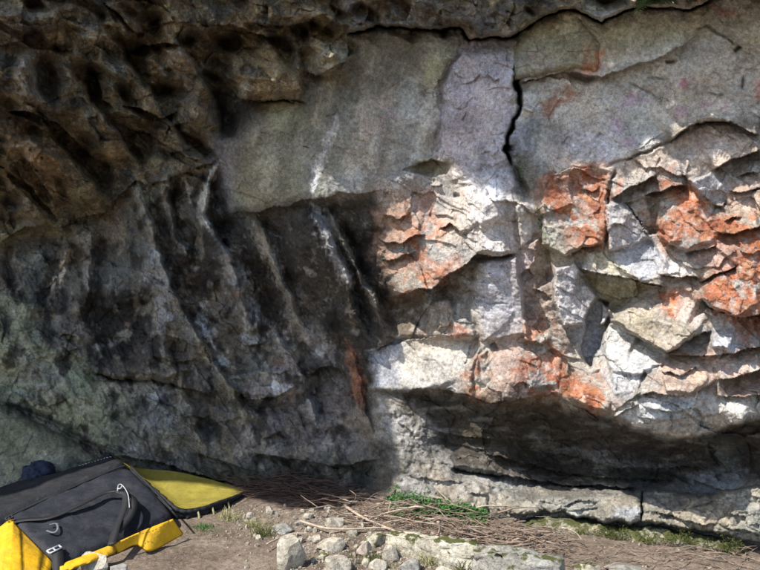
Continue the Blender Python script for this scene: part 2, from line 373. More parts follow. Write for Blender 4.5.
FLUTES = [[(134,172),(148,212),(162,250),(172,285),(190,322),(214,356),(238,396),(252,428)], [(248,210),(265,238),(281,270),(299,308),(312,340)], [(98,222),(95,258),(90,290)], [(172,168),(170,200),(180,236),(200,262)], [(160,335),(178,370),(196,412),(206,450)], [(270,318),(290,350),(310,392),(322,430)], [(62,58),(92,98),(120,138),(146,178)], [(104,24),(132,66),(160,112),(188,140),(212,158)], [(18,98),(48,128),(82,168),(108,202)]]
f.rib([(222,243),(233,262),(245,290),(253,318),(250,336)], 9, .11); f.crack([(234,250),(250,285),(264,320),(262,340)], 5, .06)
f.rib([(218,163),(208,182),(203,202),(207,225),(213,238)], 4, .06); f.crack([(210,170),(200,186),(196,205)], 4, .08)
f.rib([(140,180),(150,215),(165,255),(175,280),(160,330)], 9, .08); f.rib([(172,160),(163,190),(160,205)], 4, .05)
f.rib([(198,328),(215,352),(231,382),(246,412),(252,425)], 8, .10); f.ledge([(196,335),(210,358),(226,388),(240,420)], .0, .12, 10, 14)
f.rib([(72,245),(64,265),(57,285),(53,302),(55,318)], 4.5, .10); f.crack([(64,248),(54,275),(46,300),(45,320)], 7, .10)
f.facet([(18,240),(60,238),(58,270),(48,300),(20,290),(12,262)], .05, .1, 0, 4); f.crack([(10,240),(8,262),(14,285),(35,305)], 4, .10)
f.rib([(30,300),(38,325),(32,345)], 12, -.05)
f.ledge([(60,345),(76,356),(96,373),(122,380),(150,379),(190,388),(215,396)], .10, .06, 18, 12, 14); f.crack([(96,373),(122,380),(150,379),(188,388)], 2.4, .10)
f.ledge([(60,338),(68,334),(76,336),(78,346)], .06, .06, 10, 10)
f.facet([(90,310),(150,300),(155,345),(110,375),(85,350)], .06, .15, 0, 5); f.facet([(125,345),(160,340),(190,370),(170,378),(130,372)], -.05, -.1, -.3, 3)
f.ledge([(150,355),(175,362),(200,360)], .04, .05, 12, 10)
f.ledge([(165,335),(185,340),(200,350)], .05, .06, 14, 12); f.ledge([(170,402),(182,415),(205,418),(212,410)], .07, .05, 14, 12)
f.crack([(0,404),(30,412),(56,425),(100,450),(125,468)], 3.0, .10)
f.ledge([(232,375),(262,372),(292,370)], -.02, -.06, 10, 14); f.ledge([(228,388),(248,399),(275,397),(297,384)], .09, .08, 14, 12); f.crack([(240,402),(262,410),(285,408),(300,412)], 4, .10)
f.ledge([(236,340),(248,347),(268,342)], .07, .07, 12, 10); f.ledge([(268,372),(280,374),(292,370)], .02, .04, 8, 8)
f.ledge([(300,340),(315,352),(322,362)], .04, .05, 10, 8); f.ledge([(290,372),(312,374),(325,366),(345,372),(352,395)], .05, .06, 12, 10)
f.ledge([(260,440),(280,432),(290,440)], .06, .08, 10, 10); f.ledge([(250,452),(285,457),(330,466),(378,460)], .12, .22, 22, 24)
f.ledge([(190,452),(230,463),(262,475)], .05, .06, 14, 12); f.ledge([(115,455),(160,462),(200,475),(250,488)], .08, .08, 14, 10)
f.ledge([(365,352),(376,350),(388,345)], .07, .05, 10, 8); f.ledge([(352,345),(360,380),(366,412),(377,440)], -.02, -.05, 8, 18)
# pillar and crack beside it
f.rib([(480,45),(485,100),(478,160),(495,230)], 34, .10)
CK = [(521,56),(516,68),(518,76),(515,84),(519,92),(518,98),(522,106),(517,114),(513,120),(513,128),(507,136),(507,146),(505,150),(509,158),(512,168)]
f.ledge(CK, -.03, -.07, 7, 18); f.crack(CK, 1.6, .26); f.crack([(516,70),(516,84),(520,98),(521,108)], 2.2, .20); f.crack([(508,144),(508,152)], 3.5, .2); f.crack([(511,160),(516,172),(522,184),(530,205)], 4, .08)
f.facet([(522,92),(532,88),(541,100),(532,112),(522,108)], -.03, .2, -.1, 1.5)
f.facet([(523,105),(540,108),(538,155),(525,165),(508,148),(513,125)], -.05, .3, .1, 3)
f.ledge([(463,84),(475,80),(482,74)], .015, .02, 6, 6); f.ledge([(488,73),(494,81),(499,79)], .015, .03, 6, 6)
# upper right face: joints
f.ledge([(515,84),(540,78),(565,71),(590,76),(602,76),(625,68),(660,58),(690,40)], .05, .05, 14, 10, 12); f.crack([(565,72),(585,80),(600,79)], 3, .08)
f.ledge([(520,85),(545,76),(570,80),(580,92)], -.02, -.03, 5, 30)
f.crack([(625,82),(645,90),(662,102)], 1.2, .02); f.crack([(645,78),(668,80)], 1.0, .02); f.crack([(665,63),(678,59)], 1.5, .05); f.crack([(742,76),(743,92)], 1.2, .03)
f.crack([(733,52),(742,46)], 2, .06); f.crack([(690,32),(705,26),(720,34),(742,48)], 1.2, .025); f.crack([(596,138),(603,134)], 2, .03)
f.ledge([(545,172),(575,166),(608,166),(625,160),(645,153),(668,142)], .05, -.05, 20, 20, 10); f.crack([(600,167),(625,160),(648,152),(672,140),(690,128)], 1.5, .05)
f.ledge([(668,142),(690,126),(705,121),(733,121),(748,131),(760,135)], .10, .07, 14, 14, 8); f.crack([(690,127),(712,120),(735,123)], 2.5, .06)
f.k = .88
_r = np.random.default_rng(77)
for i in range(150):
    if i % 2: continue
    if i < 55: a0, b0 = _r.uniform(448, 508), _r.uniform(50, 200)
    elif i < 115: a0, b0 = _r.uniform(520, 762), _r.uniform(20, 165)
    else: a0, b0 = _r.uniform(235, 430), _r.uniform(60, 190)
    l = _r.uniform(2.5, 8) * (2.2 if _r.random() < .2 else 1); an = _r.normal(-.5, .7); am = _r.uniform(.003, .012)
    f.ledge([(a0 - l * math.cos(an), b0 - l * math.sin(an)), (a0, b0 + _r.uniform(-1.5, 1.5)), (a0 + l * math.cos(an), b0 + l * math.sin(an))], am, am * _r.uniform(.4, 1.4), _r.uniform(3, 8), _r.uniform(2, 6))
# --- sunlit broken zone: faces
f.facet([(405,170),(430,158),(450,165),(447,173),(428,176)], .05, 0, .5, 2); f.ledge([(412,168),(430,159),(447,163)], .05, .06, 14, 10)
f.ledge([(432,184),(438,186),(444,185)], .03, .03, 6, 6); f.crack([(452,196),(461,196)], 2.5, .04)
f.ledge([(438,230),(450,224),(457,228),(464,238)], .05, .08, 12, 10); f.ledge([(383,214),(398,219),(412,213)], .06, .05, 14, 9); f.ledge([(378,240),(400,243),(416,235),(428,236)], .07, .06, 14, 12)
f.ledge([(382,262),(400,258),(418,250)], .07, .05, 12, 10); f.ledge([(432,215),(448,214),(455,222)], .03, .03, 9, 7)
f.ledge([(390,300),(404,293),(418,288),(432,289),(446,276),(461,268),(478,254),(497,257),(516,254)], .17, .13, 30, 22, 16)
f.ledge([(430,296),(446,285),(462,275),(480,262)], .03, .05, 8, 16)
f.facet([(476,262),(516,258),(524,300),(526,335),(484,342),(470,310)], -.12, -.15, .12, 3)
f.crack([(384,312),(405,312),(430,306)], 20, .17); f.crack([(440,296),(462,284)], 12, .10); f.ledge([(376,352),(402,341),(440,336)], -.02, -.08, 10, 18)
f.facet([(480,196),(515,200),(516,254),(478,252)], -.04, .1, -.1, 3)
f.facet([(516,206),(531,199),(534,238),(521,246)], -.05, .6, -.1, 2); f.facet([(519,246),(538,240),(536,262),(520,278)], -.04, -.5, .1, 2); f.facet([(536,245),(549,245),(552,280),(536,290)], .04, .6, .1, 2)
f.ledge([(516,274),(528,270),(534,276)], .02, .05, 8, 8); f.ledge([(532,288),(545,294),(552,300)], .02, .05, 8, 8)
f.facet([(555,270),(574,263),(594,286),(596,298),(586,322),(562,326),(553,302)], -.10, .35, -.1, 2)
f.ledge([(597,296),(590,312),(584,326),(580,350)], -.02, .02, 8, 12); f.facet([(586,318),(597,298),(607,302),(611,320),(600,345),(590,366),(580,352)], .16, .2, 0, 2); f.facet([(602,302),(612,310),(606,322),(600,326)], -.12, 0, -.3, 1.5)
f.ledge([(553,300),(560,326),(585,324)], .0, .05, 8, 14)
f.facet([(524,320),(548,318),(552,338),(540,346),(524,340)], -.05, .4, -.3, 1.5); f.ledge([(524,340),(536,342),(546,347)], .03, .07, 8, 9)
f.facet([(546,330),(564,325),(572,345),(560,358),(546,350)], -.03, -.3, .4, 1.5); f.facet([(524,355),(552,350),(558,385),(530,390)], -.04, .3, -.2, 2); f.facet([(562,355),(575,372),(572,395),(556,392)], .05, .5, 0, 2)
f.ledge([(487,345),(495,342),(500,350)], .02, .05, 6, 8); f.facet([(478,360),(487,352),(492,380),(480,392)], .04, .6, 0, 1.5); f.facet([(466,365),(478,355),(478,395),(468,400)], -.04, .5, .2, 1.5); f.ledge([(512,388),(522,382),(530,386)], .03, .06, 8, 8)
f.crack([(470,300),(490,304),(512,304)], 1.0, .02); f.crack([(475,395),(473,372),(478,355),(490,345)], 1.5, .03)
f.facet([(436,302),(450,300),(456,322),(440,330)], -.07, .4, .2, 2); f.facet([(452,320),(470,318),(476,340),(455,340)], -.06, .3, -.4, 2)
f.facet([(372,350),(402,338),(478,338),(470,370),(440,388),(400,392),(372,390)], 0, .05, -.35, 4)
# rust panel, flakes
f.facet([(541,180),(606,170),(607,215),(605,243),(582,246),(565,256),(543,245)], -.06, .08, -.12, 2); f.ledge([(606,172),(613,182),(606,200),(608,216),(606,243)], -.0, -.04, 10, 16); f.crack([(618,165),(612,181),(606,200),(607,240)], 1.6, .05)
f.ledge([(541,178),(570,168),(600,170)], -.02, -.04, 8, 12); f.ledge([(580,188),(594,192),(602,186)], .03, .03, 8, 7)
f.ledge([(568,258),(582,247),(605,243)], .05, .07, 14, 9)
f.ledge([(611,198),(622,192),(638,184),(656,175)], .09, .10, 16, 13, 5); f.ledge([(644,195),(660,192),(672,187),(687,183)], .08, .09, 14, 11, 5)
f.facet([(606,206),(622,202),(651,236),(640,242),(609,252)], -.08, .3, -.1, 2); f.ledge([(650,238),(640,221),(625,202)], -.02, -.08, 6, 14)
f.facet([(625,203),(645,197),(660,200),(656,225),(664,234),(650,234)], .08, -.1, .2, 2)
f.facet([(657,232),(672,204),(690,186),(715,207),(736,214),(722,236),(686,251),(662,240)], -.04, .12, -.15, 2); f.facet([(690,181),(710,172),(728,190),(723,206),(713,204),(692,187)], -.07, .4, .2, 2.5); f.ledge([(713,205),(722,207),(726,200)], .02, .05, 6, 8)
f.ledge([(712,171),(730,160),(745,156),(762,149)], .09, .14, 18, 16, 6); f.ledge([(728,190),(742,193),(762,186)], .05, .06, 10, 10); f.ledge([(735,178),(748,172),(762,172)], .05, .03, 8, 8)
f.ledge([(718,233),(735,233),(762,226)], .07, .09, 14, 9, 5); f.ledge([(722,222),(735,217),(742,218)], .03, .04, 6, 5); f.ledge([(684,252),(700,250),(718,245)], .05, .06, 10, 6, 5)
f.facet([(612,252),(650,240),(668,270),(662,277),(640,282),(618,268)], -.02, .2, -.2, 2)
f.ledge([(659,274),(672,276),(686,277),(701,277)], .05, .09, 10, 6, 4); f.ledge([(701,281),(714,275),(726,271),(737,266)], .05, .09, 10, 6, 4); f.crack([(700,276),(703,282)], 2, .03)
f.facet([(715,246),(764,238),(764,300),(738,318),(700,300),(706,282),(738,266)], -.05, .05, -.05, 2)
f.ledge([(578,268),(595,273),(615,276),(645,282),(668,286)], .13, .13, 20, 22, 8)
f.facet([(580,275),(612,276),(660,286),(640,292),(616,312),(600,300)], .03, -.2, .5, 2)
f.facet([(612,320),(634,303),(656,290),(682,287),(710,316),(696,332),(667,353),(640,338)], -.08, .15, -.35, 2); f.ledge([(636,334),(652,343),(668,353),(684,343),(698,334),(712,332)], .05, .14, 12, 14, 6)
f.facet([(618,322),(660,318),(696,330),(668,352)], 0, -.1, .5, 3)
f.facet([(608,324),(632,335),(667,356),(661,368),(640,374),(612,371),(604,350)], -.03, .1, -.35, 2); f.ledge([(668,354),(690,357),(722,354),(762,346)], .08, .12, 14, 10, 6)
f.ledge([(698,299),(716,309),(736,318),(764,314)], .12, .14, 22, 18, 6); f.facet([(716,330),(736,334),(728,350),(712,346)], -.06, 0, -.4, 2)
f.crack([(666,356),(662,366),(646,371),(636,396)], 1.6, .05); f.ledge([(660,372),(680,375),(697,366)], .04, .05, 9, 7, 4); f.ledge([(634,396),(652,392),(672,396),(690,396),(716,381)], .06, .05, 14, 7, 6); f.ledge([(718,381),(740,376),(764,369)], .10, .14, 14, 14, 5); f.ledge([(716,395),(736,398),(764,394)], .06, .03, 10, 8, 5)
f.facet([(568,380),(600,372),(612,392),(608,412),(590,408),(570,398)], -.05, .3, -.3, 2); f.facet([(612,372),(640,374),(634,395),(615,400)], .0, .3, .3, 2)
f.facet([(612,416),(640,402),(690,400),(720,394),(748,406),(745,422),(700,436),(668,440),(640,430)], -.06, 0, -.35, 3); f.crack([(668,410),(672,425),(665,438)], 1.5, .04); f.crack([(690,404),(702,418),(698,434)], 1.5, .04); f.ledge([(630,415),(660,422),(690,418),(730,412)], .03, .03, 8, 6)
f.facet([(660,372),(700,366),(716,380),(690,394),(668,392)], -.04, .05, -.3, 2)
f.k = 1.0
# the nose line over the big undercut, and the undercut
f.ledge([(398,394),(420,388),(446,391),(474,397),(490,404),(520,400),(536,396),(552,393),(576,405),(598,416),(622,421),(656,434),(690,439),(720,433),(748,423),(766,418)], .10, .10, 24, 24, 14)
f.ledge([(640,405),(668,412),(700,406)], .04, .04, 10, 9); f.ledge([(612,420),(625,410),(640,404)], .03, .04, 8, 8)
f.ledge([(520,448),(575,457),(610,466),(640,469),(676,466),(705,468)], .13, .05, 14, 14); f.ledge([(480,452),(520,462),(570,474),(620,478),(680,480)], .09, .05, 10, 9); f.ledge([(430,430),(470,438),(520,440),(575,440),(640,432)], .05, .04, 18, 16)
f.ledge([(708,438),(710,455),(720,468)], -.02, -.05, 8, 16); f.ledge([(690,478),(712,486),(730,494)], .04, .06, 10, 8)
f.ledge([(448,466),(470,471),(508,476),(560,484),(640,488)], .06, .12, 18, 10, 12); f.crack([(450,467),(478,472),(508,476)], 2.5, .14)
f.ledge([(404,392),(420,410),(440,440),(454,466)], -.0, .0, 10, 10)
f.ledge([(470,493),(482,494),(488,497)], .02, .03, 6, 6); f.crack([(487,490),(490,510),(486,520)], 2, .04); f.ledge([(500,526),(520,519),(545,515)], .05, .06, 10, 8)
f.ledge([(400,475),(440,480),(470,484)], .02, .02, 12, 10)

# --- random breakage on top
bx = X + fbm(X / 30, Y / 30, 61, 4) * 7; by = Y + fbm(X / 30, Y / 30, 67, 4) * 7
ca, sa = math.cos(.5), math.sin(.5)
u_, v_ = bx * ca + by * sa, -bx * sa + by * ca
h0, e0 = facets(u_ / 58, v_ / 34, 9, .9, .4); h1, e1 = facets(u_ / 25, v_ / 16, 1, .7, .5); h2, e2 = facets(u_ / 11, v_ / 7, 2, .5, .5); h3, e3 = facets(u_ / 5.2, v_ / 3.6, 3, .5, .5); h4, e4 = facets(v_ / 2.9, u_ / 3.6, 4, .6, .5)
hr1, er1 = facets(bx / 34, by / 24, 5, .8, .6); hr2, er2 = facets(bx / 13, by / 10, 6, .6, .5)
low = f.mask([(375,395),(420,430),(455,470),(560,488),(640,490),(640,560),(360,560)], 8, .4)
calm = np.clip(slab + .8 * pil + .85 * ef, 0, 1)
brk = sunny * (1 - .55 * f.mask([(478,258),(516,256),(526,335),(484,340)], 5, .2)) * (1 - .6 * f.mask([(376,350),(402,342),(475,342),(440,386),(400,390)], 5, .2))
f.D += h0 * (.045 * brk + .03 * lw * (1 - slab) + 0.05 * und)
f.D += h1 * (.020 * brk + .03 * und + .035 * lw * (1 - calm) + .012 * low + .006 * ef)
f.D += h2 * (.007 * brk + .024 * und + .017 * lw + .012 * low + .005 * calm + .008 * roof)
f.D += h4 * (.002 * brk + .002 * calm + .002 * lw + .004 * roof + .003 * low)
f.D += h3 * (.0045 * brk + .005 * und + .007 * lw + .008 * low + .004 * calm + .003 * dark)
f.D += (hr1 * .075 + hr2 * .022) * roof + roof * .16 * sstep(.10, .40, fbm((X * .8 + Y * .6) / 60, (Y * .8 - X * .6) / 26, 141, 2))
f.D += -roof * .22 * (ridged((bx * .8 + by * .6) / 85, (by * .8 - bx * .6) / 44, 71, 3) - .6)
f.D += fbm(X / 40, Y / 40, 81, 4) * (.05 + .06 * lw * (1 - slab) + .03 * low - .025 * calm)
f.D += fbm(X / 7, Y / 7, 83, 4) * (.010 - .004 * brk + .008 * roof + .005 * lw - .004 * calm + .010 * low)
f.D += fbm((X * .86 - Y * .4) / 9, (Y * .86 + .4 * X) / 60, 85, 3) * .035 * np.clip(lw - slab, 0, 1)
# pocket marks elongated down the dark face
pk = fbm((X * .86 - Y * .5) / 4.2, (X * .5 + Y * .86) / 11.0, 91, 4) + .5 * fbm(X / 30, Y / 30, 93, 3); f.D += dark * .014 * sstep(.0, .45, pk)

# --- colours in detail
P_ = f.paint; S_ = f.stroke
# roof: ochre lumps, voids with shade painted near-black, grey skins
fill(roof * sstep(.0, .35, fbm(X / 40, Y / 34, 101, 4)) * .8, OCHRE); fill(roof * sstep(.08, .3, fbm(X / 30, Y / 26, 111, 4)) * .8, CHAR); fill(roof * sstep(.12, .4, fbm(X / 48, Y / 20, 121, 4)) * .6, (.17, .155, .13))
for cx, cy, rx, ry, am in ROOF_LUMPS:
    e_ = np.exp(-(((f.x - cx) / rx) ** 2 + ((f.y - cy) / ry) ** 2) ** 1.5); e_ = e_ * sstep(-.4, .2, f.n1 + f.n3)
    if am < 0: fill(.75 * e_, [(.27, .215, .125), (.20, .175, .125), (.31, .26, .175), (.22, .15, .085)][int(cx) % 4])
    else: fill(.7 * e_, (.06, .055, .048))  # pockets: their shade added as dark colour
P_([(0,105),(60,130),(105,168),(65,205),(10,180)], (.19, .12, .065), 10, .7, .2)
P_([(225,52),(280,46),(302,70),(300,92),(245,96)], (.27, .205, .115), 8, .8, .2); P_([(312,62),(335,46),(350,56),(342,72),(322,74)], (.27, .23, .14), 4, .9); P_([(150,50),(190,45),(200,80),(170,95),(145,80)], (.27, .205, .13), 8, .7, .3)
P_([(0,10),(25,10),(62,110),(50,118),(20,90)], (.20, .17, .14), 8, .7); P_([(75,150),(110,205),(75,215),(30,215)], (.17, .135, .08), 8, .6, .3)
P_([(265,104),(300,104),(300,118),(285,142),(272,128)], (.24, .235, .155), 4, .9); P_([(215,85),(258,98),(262,120),(225,150),(212,120)], (.06, .055, .05), 8, .8)
P_([(345,2),(440,2),(525,5),(520,32),(470,36),(350,26)], (.13, .12, .105), 6, .8, .2); P_([(590,-5),(700,-5),(640,4),(600,18)], (.14, .12, .09), 5, .8)
# slab B: olive bands, white runs
P_([(300,75),(345,34),(430,34),(420,70),(340,110),(300,130)], (.12, .115, .09), 16, .7); P_([(225,150),(300,120),(300,195),(232,210)], (.175, .175, .125), 14, .8)
P_([(425,60),(462,40),(448,70),(428,90)], (.23, .23, .15), 6, .8); P_([(380,110),(440,100),(440,150),(395,188),(330,190)], (.25, .24, .225), 14, .7)
S_([(438,75),(428,110),(418,145),(408,170)], 4, (.34, .33, .29), .7); S_([(328,60),(331,100)], 4, (.30, .29, .22), .6); S_([(336,118),(327,145),(318,168),(311,196)], 3, (.46, .46, .47), .9); S_([(325,182),(322,196)], 4, (.42, .42, .34), .7); S_([(356,165),(360,190)], 4, (.35, .36, .36), .7)
for i in range(26):
    a = RNG.uniform(228, 430); b0 = RNG.uniform(75, 150); l = RNG.uniform(20, 60)
    S_([(a, b0), (a - RNG.uniform(0, 8), b0 + l * .6), (a - RNG.uniform(4, 16), b0 + l)], RNG.uniform(1.2, 3.5), [(.30, .29, .24), (.10, .095, .08), (.25, .235, .19)][i % 3], .5)
for P, wd_, c_ in (([(250,110),(243,160),(238,208)], 6, (.13, .12, .095)), ([(272,118),(266,165),(262,205)], 5, (.25, .245, .19)), ([(290,112),(284,150),(280,200)], 6, (.12, .112, .09)), ([(345,70),(335,120),(322,192)], 7, (.13, .12, .10)), ([(372,60),(362,120),(352,188)], 6, (.26, .25, .215)), ([(395,55),(388,110),(378,185)], 5, (.14, .13, .11)), ([(415,70),(405,120),(392,170)], 5, (.28, .27, .24))):
    S_(P, wd_, c_, .6, .5)
P_([(362,115),(385,95),(400,120),(370,135)], (.25, .175, .16), 10, .4, .3)
# dark face: pale flecks on black, light runs down it
fl = sstep(.16, .42, fbm((X * .86 - Y * .5) / 3.6, (X * .5 + Y * .86) / 7.5, 131, 5, .62) + .45 * fbm(X / 22, Y / 30, 135, 4)); fill(dark * fl * .6, (.20, .175, .145))
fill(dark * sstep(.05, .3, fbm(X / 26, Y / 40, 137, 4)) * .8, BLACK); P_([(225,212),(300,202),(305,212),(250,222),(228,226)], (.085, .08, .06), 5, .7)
S_([(310,200),(320,218),(331,242),(342,268),(354,292)], 4.5, (.27, .27, .28), .9); S_([(326,207),(338,236),(350,256),(356,268)], 4, (.24, .225, .17), .8, .5); S_([(356,268),(367,288),(381,312),(383,332)], 3, (.27, .25, .22), .8)
S_([(252,222),(262,240),(275,265),(283,285)], 6, (.19, .18, .165), .7, .4); S_([(300,268),(318,274)], 2.5, (.3, .29, .27), .7)
P_([(278,300),(300,285),(320,330),(325,360),(300,358)], (.20, .185, .17), 8, .7, .2); P_([(372,210),(398,205),(400,260),(385,300),(375,260)], (.16, .09, .065), 6, .6, .3)
S_([(346,340),(353,362),(358,385),(364,412)], 5, (.24, .105, .065), .8); P_([(275,360),(300,355),(300,385),(285,380)], (.20, .115, .085), 6, .6, .2); S_([(290,388),(293,402)], 3, (.3, .14, .08), .8)
# left wall: ribs, white skins, lichen
P_([(210,140),(240,140),(230,215),(212,210)], (.155, .145, .15), 6, .8); S_([(218,163),(208,182),(203,202),(207,225),(213,236)], 3, (.46, .46, .42), .95); S_([(184,178),(190,200)], 3, (.35, .35, .34), .7)
S_([(222,243),(233,262),(245,290),(253,318),(251,334)], 7, (.27, .275, .28), .95); S_([(140,182),(150,214),(160,240)], 4.5, (.27, .265, .20), .85); S_([(174,160),(163,190),(160,205)], 3, (.25, .25, .18), .8); S_([(152,245),(160,270),(158,300),(162,335)], 9, (.25, .26, .275), .9)
S_([(198,328),(215,352),(231,382),(246,412),(252,425)], 6, (.21, .19, .135), .9); S_([(204,300),(200,318),(204,330)], 4, BLUE, .9); S_([(213,352),(226,368)], 6, BLUE, .7); P_([(135,400),(165,395),(172,420),(148,432)], (.33, .35, .40), 8, .7, .2); P_([(95,385),(115,382),(125,400),(105,405)], (.33, .34, .36), 6, .6, .2)
S_([(72,245),(64,265),(57,285),(53,302),(55,316)], 3, (.42, .40, .34), .95); P_([(16,240),(60,238),(56,275),(44,302),(18,285)], (.105, .11, .105), 6, .9); P_([(95,228),(140,225),(140,275),(95,290),(85,260)], (.13, .135, .13), 8, .8)
P_([(0,228),(25,225),(70,222),(75,240),(60,236),(20,240),(0,255)], (.17, .16, .085), 5, .7, .2); P_([(70,175),(105,178),(105,215),(75,215)], (.20, .165, .095), 6, .8, .1)
P_([(-200,290),(20,295),(35,340),(70,350),(100,380),(135,400),(110,450),(60,425),(-200,395)], (.21, .22, .145), 12, .9); P_([(20,360),(60,365),(60,400),(15,400)], (.22, .215, .19), 12, .7, .2); P_([(100,395),(170,400),(250,480),(140,465)], (.16, .155, .13), 12, .7, .1)
P_([(85,300),(150,285),(155,340),(140,372),(90,360)], BLACK, 10, .85); P_([(120,345),(155,340),(185,375),(130,372)], (.13, .105, .09), 6, .6, .3); P_([(165,230),(215,240),(225,290),(180,300)], (.05, .042, .038), 10, .8, .2); P_([(255,250),(285,285),(290,330),(265,350),(258,310)], (.05, .046, .04), 8, .7, .1)
P_([(170,300),(230,300),(235,345),(190,335)], (.15, .14, .125), 8, .7); P_([(230,374),(292,368),(298,395),(245,398)], (.22, .215, .215), 4, .8); S_([(274,378),(276,392)], 4, (.45, .47, .5), .9); S_([(292,382),(284,396)], 4, (.38, .39, .44), .7)
P_([(180,380),(235,395),(240,450),(190,440)], (.13, .12, .105), 10, .7, .1); P_([(250,400),(345,380),(370,455),(300,450),(250,440)], (.155, .135, .13), 12, .8); P_([(190,455),(260,475),(380,465),(375,505),(180,500)], (.075, .07, .055), 8, .8); P_([(180,465),(250,480),(260,495),(190,490)], (.11, .115, .06), 6, .6, .2)
for P, wd_, c_ in (([(205,300),(200,318),(206,335),(216,350)], 3, (.50, .52, .56)), ([(252,300),(250,325),(244,336)], 5, (.36, .36, .38)), ([(262,235),(272,262),(280,285)], 4, (.30, .29, .27)), ([(240,345),(260,340),(268,350)], 4, (.25, .24, .23)), ([(285,300),(300,330),(308,352)], 6, (.27, .25, .225)), ([(320,335),(330,352),(334,365)], 4, (.26, .24, .22)), ([(183,172),(189,200)], 3, (.42, .42, .40)), ([(128,150),(138,182),(146,205)], 3, (.30, .28, .20)), ([(95,110),(108,140),(118,168)], 3, (.28, .24, .16)), ([(88,52),(108,84),(130,122),(150,160)], 3, (.27, .23, .16)), ([(100,5),(122,28),(134,36)], 4, (.30, .28, .21)), ([(28,60),(34,92),(50,112)], 4, (.24, .22, .18)), ([(355,400),(362,430),(372,455)], 4, (.22, .19, .17))):
    S_(P, wd_, c_, .85, .35)
for i, P in enumerate(FLUTES):                          # paler strokes just left of the fold crests
    S_([(a_ - 5, b_ + 1) for a_, b_ in P], 2.6 + (i % 3), [(.27, .26, .235), (.24, .225, .18), (.29, .285, .28)][i % 3] if i < 6 else (.25, .21, .145), .75, .6)
for i in range(70):                                     # chips of paler rock on the dark wall
    a0, b0 = RNG.uniform(90, 375), RNG.uniform(230, 480); r0 = RNG.uniform(1.5, 6)
    P_([(a0 - r0, b0), (a0 - .2 * r0, b0 - r0 * .7), (a0 + r0, b0 - .2 * r0), (a0 + .4 * r0, b0 + r0)], [(.24, .225, .20), (.30, .29, .28), (.03, .028, .026), (.17, .13, .10)][i % 4], 1.8, .75)
# pillar / upper face
P_([(445,90),(470,70),(480,130),(470,185),(440,160)], (.30, .285, .32), 10, .7); P_([(455,140),(510,120),(515,185),(480,195)], (.36, .35, .365), 12, .7, .2); P_([(505,120),(540,118),(535,160),(512,158)], (.20, .21, .225), 6, .8)
P_([(520,20),(580,10),(680,15),(720,30),(640,60),(600,50),(520,60)], (.27, .265, .185), 14, .8); P_([(620,60),(690,35),(720,50),(660,70)], (.36, .345, .31), 8, .6, .2); P_([(680,10),(760,0),(760,60),(700,35)], (.22, .20, .15), 12, .6)
P_([(583,60),(590,46),(597,52),(600,64),(590,71),(581,69)], (.30, .12, .065), 6, .8, .3); P_([(530,55),(545,52),(552,65),(533,66)], (.24, .15, .13), 6, .6, .2); P_([(545,92),(580,86),(578,100),(560,104),(552,118),(543,115)], (.23, .12, .08), 6, .8, .2); P_([(712,5),(740,8),(735,18),(718,18)], (.22, .10, .07), 5, .7)
for P in ([(616,108),(632,98),(648,102)], [(617,110),(618,140)], [(620,140),(640,145)], [(683,78),(685,88)], [(672,108),(690,116)], [(700,105),(712,103)], [(722,102),(728,108)]): S_(P, 4.5, (.31, .205, .255), .8, .35)
S_([(684,76),(685,88)], 3, (.34, .15, .19), .9); P_([(552,130),(620,130),(610,165),(560,165)], (.33, .32, .345), 10, .7); P_([(755,80),(764,80),(764,105),(755,100)], (.33, .15, .13), 4, .7)
for i in range(40):
    a, b0 = RNG.uniform(520, 760), RNG.uniform(15, 160); r = RNG.uniform(1, 3)
    P_([(a - r, b0), (a, b0 - r), (a + r, b0), (a, b0 + r)], [WHITE, (.15, .14, .12), (.22, .22, .13)][i % 3], 1.5, .7)
for (a, b0) in ((588,162),(592,157),(573,144),(572,152),(597,165),(576,148)): P_([(a - 2, b0), (a, b0 - 2), (a + 2, b0), (a, b0 + 2)], (.75, .75, .76), 1.2, 1)
# sunlit colours
for poly in ([(385,190),(440,180),(455,230),(450,285),(398,300),(380,250)], [(535,168),(612,165),(612,250),(570,262),(535,240)], [(640,175),(700,180),(764,185),(764,345),(690,320),(650,300),(652,235)], [(470,340),(560,315),(565,400),(600,370),(620,415),(560,410),(465,405)], [(650,350),(764,340),(764,400),(650,400)], [(510,225),(560,215),(556,345),(520,340)]):
    P_(poly, (.33, .235, .18), 14, .75, .2)
P_([(395,185),(440,160),(480,190),(478,250),(440,270)], (.47, .43, .39), 12, .7, .1); P_([(405,200),(432,195),(445,220),(430,285),(398,295),(395,250)], (.38, .20, .13), 10, .8, .25); P_([(436,262),(460,258),(452,272),(425,288)], RUST, 9.0, 0.74, .2); P_([(415,240),(430,236),(418,258)], RUST, 7.4, 0.74, .12)
P_([(470,170),(516,200),(516,256),(480,252),(462,215)], (.50, .49, .50), 10, .85); P_([(418,158),(447,160),(446,173),(428,176),(412,170)], (.20, .185, .12), 3, .8); P_([(478,256),(516,256),(524,300),(526,335),(484,342)], (.39, .37, .385), 6, .9)
P_([(380,300),(430,290),(450,292),(436,318),(420,338),(385,346)], (.11, .085, .06), 8, .85, .15); P_([(425,292),(462,276),(478,262),(476,290),(450,305)], (.16, .12, .09), 6, .7, .2)
P_([(372,350),(402,340),(402,388),(374,390)], (.34, .35, .385), 5, .8); P_([(402,342),(470,338),(468,368),(430,388),(402,388)], (.45, .425, .38), 6, .9); P_([(430,300),(450,298),(458,320),(440,335),(425,330)], (.36, .30, .24), 6, .7, .1); P_([(450,325),(464,322),(462,336),(452,335)], RUST, 5.8, 0.74, .12)
